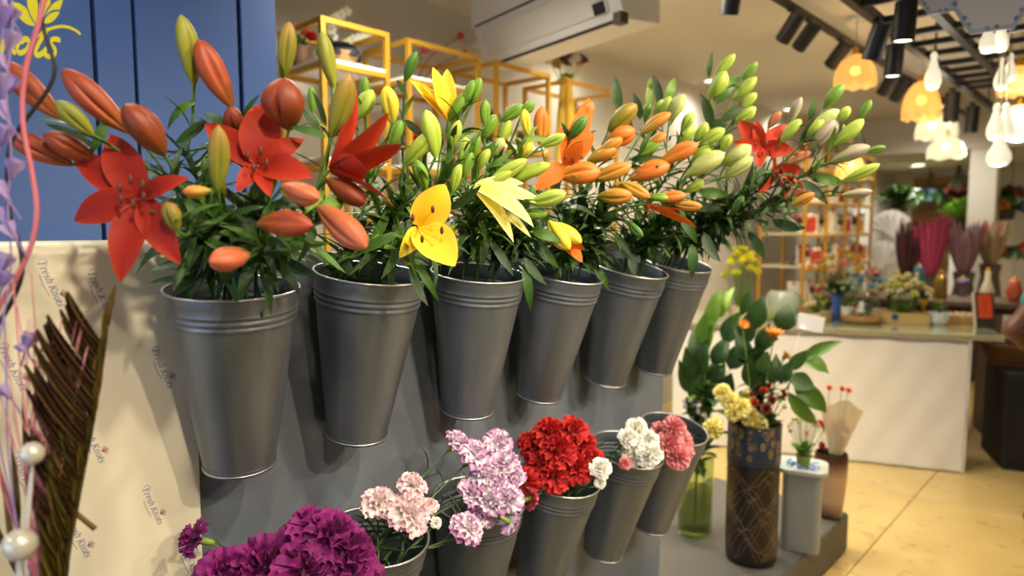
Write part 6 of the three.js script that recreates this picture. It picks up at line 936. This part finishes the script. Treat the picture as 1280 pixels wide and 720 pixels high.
for (const [cx, cy, w, t, l, txt] of [[1180, -12, 62, 2.72, 'smaller white hexagonal hanging sign with a blue floral border', ''], [1242, -2, 92, 2.62, 'large white hexagonal hanging sign with faint grey lettering', 'VIV']]) {
  const c = at(cx, cy, t), g = thing('hanging_sign', l, 'sign', c, 'hexagonal hanging signs'), R = w / FOCAL * t / 2, sh = new THREE.Shape(); for (let k = 0; k < 6; k++) { const a = k * Math.PI / 3; k ? sh.lineTo(R * Math.cos(a), R * Math.sin(a)) : sh.moveTo(R, 0); }
  const b = new THREE.Group(); b.name = 'sign_board'; g.add(b); part('edge', new THREE.ExtrudeGeometry(sh, { depth: 0.012, bevelEnabled: false }).translate(0, 0, -0.006), std(0xb9c0cc, 0.5), b); const s2 = new THREE.Shape(); for (let k = 0; k < 6; k++) { const a = k * Math.PI / 3; k ? s2.lineTo(0.86 * R * Math.cos(a), 0.86 * R * Math.sin(a)) : s2.moveTo(0.86 * R, 0); } part('face', new THREE.ExtrudeGeometry(s2, { depth: 0.016, bevelEnabled: false }).translate(0, 0, -0.008), std(0xdfdcd2, 0.5), b);
  for (let k = 0; k < 22; k++) { const a = k / 22 * Math.PI * 2, q = R * 0.9 * Math.cos(Math.PI / 6) / Math.cos(((a % (Math.PI / 3)) - Math.PI / 6)); if (k % 3) part('blue_flower', new THREE.CircleGeometry(R * 0.06, 7).translate(q * Math.cos(a) * 0.97, q * Math.sin(a) * 0.97, 0.009), tone(k % 2 ? 0x6a82b0 : 0x8fa0c0), b); }
  g.updateMatrixWorld(true); b.lookAt(V(camera.position.x, c.y - 0.25, camera.position.z)); if (txt) { const cv3 = document.createElement('canvas'); cv3.width = 256; cv3.height = 64; const c3 = cv3.getContext('2d'); c3.fillStyle = '#dfdcd2'; c3.fillRect(0, 0, 256, 64); c3.fillStyle = '#9a98a0'; c3.font = '44px serif'; c3.fillText(txt, 128 - c3.measureText(txt).width / 2, 46); const t3 = new THREE.CanvasTexture(cv3); t3.colorSpace = THREE.SRGBColorSpace; part('lettering', new THREE.PlaneGeometry(R * 1.1, R * 0.275).translate(0, R * 0.06, 0.0086), std(0xffffff, 0.5, 0, { map: t3 }), b); }
  for (const s of [-1, 1]) part('wire', sweep([V(s * R * 0.4 * CAM_R.x, R * 0.8, s * R * 0.4 * CAM_R.z), V(s * R * 0.4 * CAM_R.x, CEIL - c.y, s * R * 0.4 * CAM_R.z)], 0.0015, 5), M.black, g);
}
// ---------------------------------------------------------------- shop assistant at the end of the counter
{
  const T0 = 3.35, foot = at(1362, 500, T0); foot.y = 0; const ex = CAM_R.clone(), ez = FWD.clone().setY(0).normalize(), g = thing('person', 'person in a teal short-sleeved shirt beside the counter, one elbow bent', 'person', foot);
  const L = (p) => { const d = p.clone().sub(foot); return V(d.dot(ex), d.y, d.dot(ez)); }, E = L(at(1267, 412, T0 - 0.02)), Wr = L(at(1304, 452, T0 + 0.16));
  const S = V(-0.185, 1.36, 0), S2 = V(0.185, 1.36, 0), E2 = V(0.25, 1.08, 0.03), W2 = V(0.24, 0.86, 0.14);
  const seg = (a, b, r0, r1) => ({ a, b, r0, r1 });
  const field = (bones, k) => (x, y, z) => { let d = 1e3; for (const q of bones) { const bx = q.b.x - q.a.x, by = q.b.y - q.a.y, bz = q.b.z - q.a.z, px = x - q.a.x, py = y - q.a.y, pz = z - q.a.z, t = Math.max(0, Math.min(1, (px * bx + py * by + pz * bz) / (bx * bx + by * by + bz * bz + 1e-9))), e = Math.hypot(px - bx * t, py - by * t, pz - bz * t) - (q.r0 + (q.r1 - q.r0) * t), h = Math.max(k - Math.abs(d - e), 0) / k; d = Math.min(d, e) - h * h * k / 4; } return d; };
  function skin(f, c, half, res) {
    const mc = new MarchingCubes(res, new THREE.MeshBasicMaterial(), false, false, 120000), n = res, hs = n / 2; mc.isolation = 0;
    for (let k = 0; k < n; k++) for (let j = 0; j < n; j++) for (let i = 0; i < n; i++) mc.field[k * n * n + j * n + i] = -f(c.x + (i - hs) / hs * half, c.y + (j - hs) / hs * half, c.z + (k - hs) / hs * half);
    mc.update(); const m = mc.count ?? mc.geometry.drawRange.count, geo = new THREE.BufferGeometry(), P = mc.positionArray.slice(0, m * 3), N = mc.normalArray.slice(0, m * 3);
    for (let i = 0; i < m; i++) { P[i * 3] = c.x + P[i * 3] * half; P[i * 3 + 1] = c.y + P[i * 3 + 1] * half; P[i * 3 + 2] = c.z + P[i * 3 + 2] * half; }
    geo.setAttribute('position', new THREE.BufferAttribute(P, 3)); geo.setAttribute('normal', new THREE.BufferAttribute(N, 3)); return geo;
  }
  const H = V(0, 1.575, 0.02), bones = [seg(V(0, 1.0, 0), V(0, 1.3, 0), 0.13, 0.13), seg(V(-0.11, 1.35, 0), V(0.11, 1.35, 0), 0.075, 0.075), seg(V(0, 1.38, 0), V(0, 1.5, 0.02), 0.055, 0.05), seg(V(0, 1.54, 0.03), V(0, 1.62, 0.0), 0.07, 0.088), seg(V(0, 1.51, 0.07), V(0, 1.53, 0.06), 0.045, 0.05),
    seg(S, E, 0.048, 0.04), seg(E, Wr, 0.042, 0.028), seg(S2, E2, 0.048, 0.04), seg(E2, W2, 0.041, 0.027), seg(V(-0.09, 0.95, 0), V(-0.1, 0.5, 0.01), 0.09, 0.055), seg(V(-0.1, 0.5, 0.01), V(-0.1, 0.09, 0), 0.055, 0.038), seg(V(0.09, 0.95, 0), V(0.1, 0.5, 0.01), 0.09, 0.055), seg(V(0.1, 0.5, 0.01), V(0.1, 0.09, 0), 0.055, 0.038), seg(V(-0.1, 0.05, -0.04), V(-0.11, 0.035, 0.16), 0.04, 0.03), seg(V(0.1, 0.05, -0.04), V(0.11, 0.035, 0.16), 0.04, 0.03)];
  const hand = (w, from, side) => { const d = w.clone().sub(from).normalize(), u = new THREE.Vector3().crossVectors(d, V(0.2, 0, 1)).normalize(), v = new THREE.Vector3().crossVectors(u, d), at2 = (a, b, c) => w.clone().addScaledVector(d, a).addScaledVector(u, b).addScaledVector(v, c), l = [seg(w, at2(0.07, 0, 0), 0.026, 0.03), seg(at2(0.05, -0.025, 0), at2(0.085, -0.03, 0), 0.012, 0.011), seg(at2(0.05, 0.025, 0), at2(0.085, 0.03, 0), 0.012, 0.011)]; for (let k = 0; k < 4; k++) { const b = -0.03 + 0.02 * k, len = [0.05, 0.065, 0.07, 0.058][k]; l.push(seg(at2(0.085, b, 0), at2(0.085 + len * 0.5, b * 1.1, 0.008), 0.0095, 0.009), seg(at2(0.085 + len * 0.5, b * 1.1, 0.008), at2(0.085 + len, b * 1.15, 0.028), 0.009, 0.008)); } l.push(seg(at2(0.03, side * 0.03, 0.005), at2(0.06, side * 0.058, 0.02), 0.012, 0.011), seg(at2(0.06, side * 0.058, 0.02), at2(0.092, side * 0.066, 0.03), 0.011, 0.009)); return l; };
  const head = [...bones.slice(2, 5), seg(V(0, 1.575, 0.095), V(0, 1.545, 0.115), 0.010, 0.014), seg(V(-0.085, 1.58, 0.01), V(-0.09, 1.55, 0.005), 0.012, 0.01), seg(V(0.085, 1.58, 0.01), V(0.09, 1.55, 0.005), 0.012, 0.01), seg(V(-0.018, 1.515, 0.1), V(0.018, 1.515, 0.1), 0.009, 0.009), seg(V(-0.05, 1.6, 0.082), V(0.05, 1.6, 0.082), 0.012, 0.012)];
  const skinGeo = mergeGeometries([skin(field(bones, 0.04), V(0, 0.86, 0), 0.9, 100), skin(field(hand(Wr, E, 1), 0.012), Wr.clone().addScaledVector(Wr.clone().sub(E).normalize(), 0.07), 0.13, 64), skin(field(hand(W2, E2, -1), 0.012), W2.clone().addScaledVector(W2.clone().sub(E2).normalize(), 0.07), 0.13, 64), skin(field(head, 0.02), V(0, 1.58, 0.02), 0.16, 64)]);
  const cut = (a, b, t) => a.clone().lerp(b, t), shirt = [seg(V(-0.02, 0.9, 0), V(-0.02, 1.3, 0), 0.165, 0.155), seg(V(0.02, 0.9, 0), V(0.02, 1.3, 0), 0.165, 0.155), seg(V(-0.12, 1.34, 0), V(0.12, 1.34, 0), 0.088, 0.088), seg(S, cut(S, E, 0.52), 0.066, 0.062), seg(S2, cut(S2, E2, 0.52), 0.066, 0.062)];
  const legs = [seg(V(0, 0.9, 0), V(0, 0.98, 0), 0.15, 0.14), seg(V(-0.09, 0.93, 0), V(-0.1, 0.5, 0.01), 0.11, 0.08), seg(V(-0.1, 0.5, 0.01), V(-0.1, 0.1, 0), 0.08, 0.062), seg(V(0.09, 0.93, 0), V(0.1, 0.5, 0.01), 0.11, 0.08), seg(V(0.1, 0.5, 0.01), V(0.1, 0.1, 0), 0.08, 0.062)];
  const hair = [seg(V(0, 1.61, -0.03), V(0, 1.64, 0.0), 0.1, 0.092), seg(V(0, 1.58, -0.05), V(0, 1.46, -0.06), 0.08, 0.05)], shoe = (s) => [seg(V(s * 0.1, 0.05, -0.05), V(s * 0.11, 0.04, 0.17), 0.048, 0.038)];
  const grp = new THREE.Group(); const basis = new THREE.Matrix4().makeBasis(ex, YUP, ez.clone()); if (basis.determinant() < 0) { /* right-handed frame kept by mirroring depth */ }
  const put2 = (n, geo, m) => { geo.applyMatrix4(basis); if (basis.determinant() < 0) { const P = geo.attributes.position.array, N = geo.attributes.normal.array; for (let i = 0; i < P.length; i += 9) for (const A of [P, N]) for (let c = 0; c < 3; c++) { const t = A[i + 3 + c]; A[i + 3 + c] = A[i + 6 + c]; A[i + 6 + c] = t; } } part(n, geo, m, g); };
  put2('body', skinGeo, std(0x5f3a28, 0.5)); put2('shirt', skin(field(shirt, 0.05), V(0, 1.15, 0), 0.45, 64), std(0x2f8a8c, 0.8)); put2('trousers', skin(field(legs, 0.04), V(0, 0.55, 0), 0.58, 64), std(0x23242a, 0.8)); put2('hair', skin(field(hair, 0.03), V(0, 1.58, 0), 0.22, 48), std(0x15110f, 0.6));
  for (const s of [-1, 1]) put2('shoe', skin(field(shoe(s), 0.02), V(s * 0.1, 0.06, 0.06), 0.2, 40), std(0x1b1a1a, 0.5));
}
renderer.render(scene, camera);
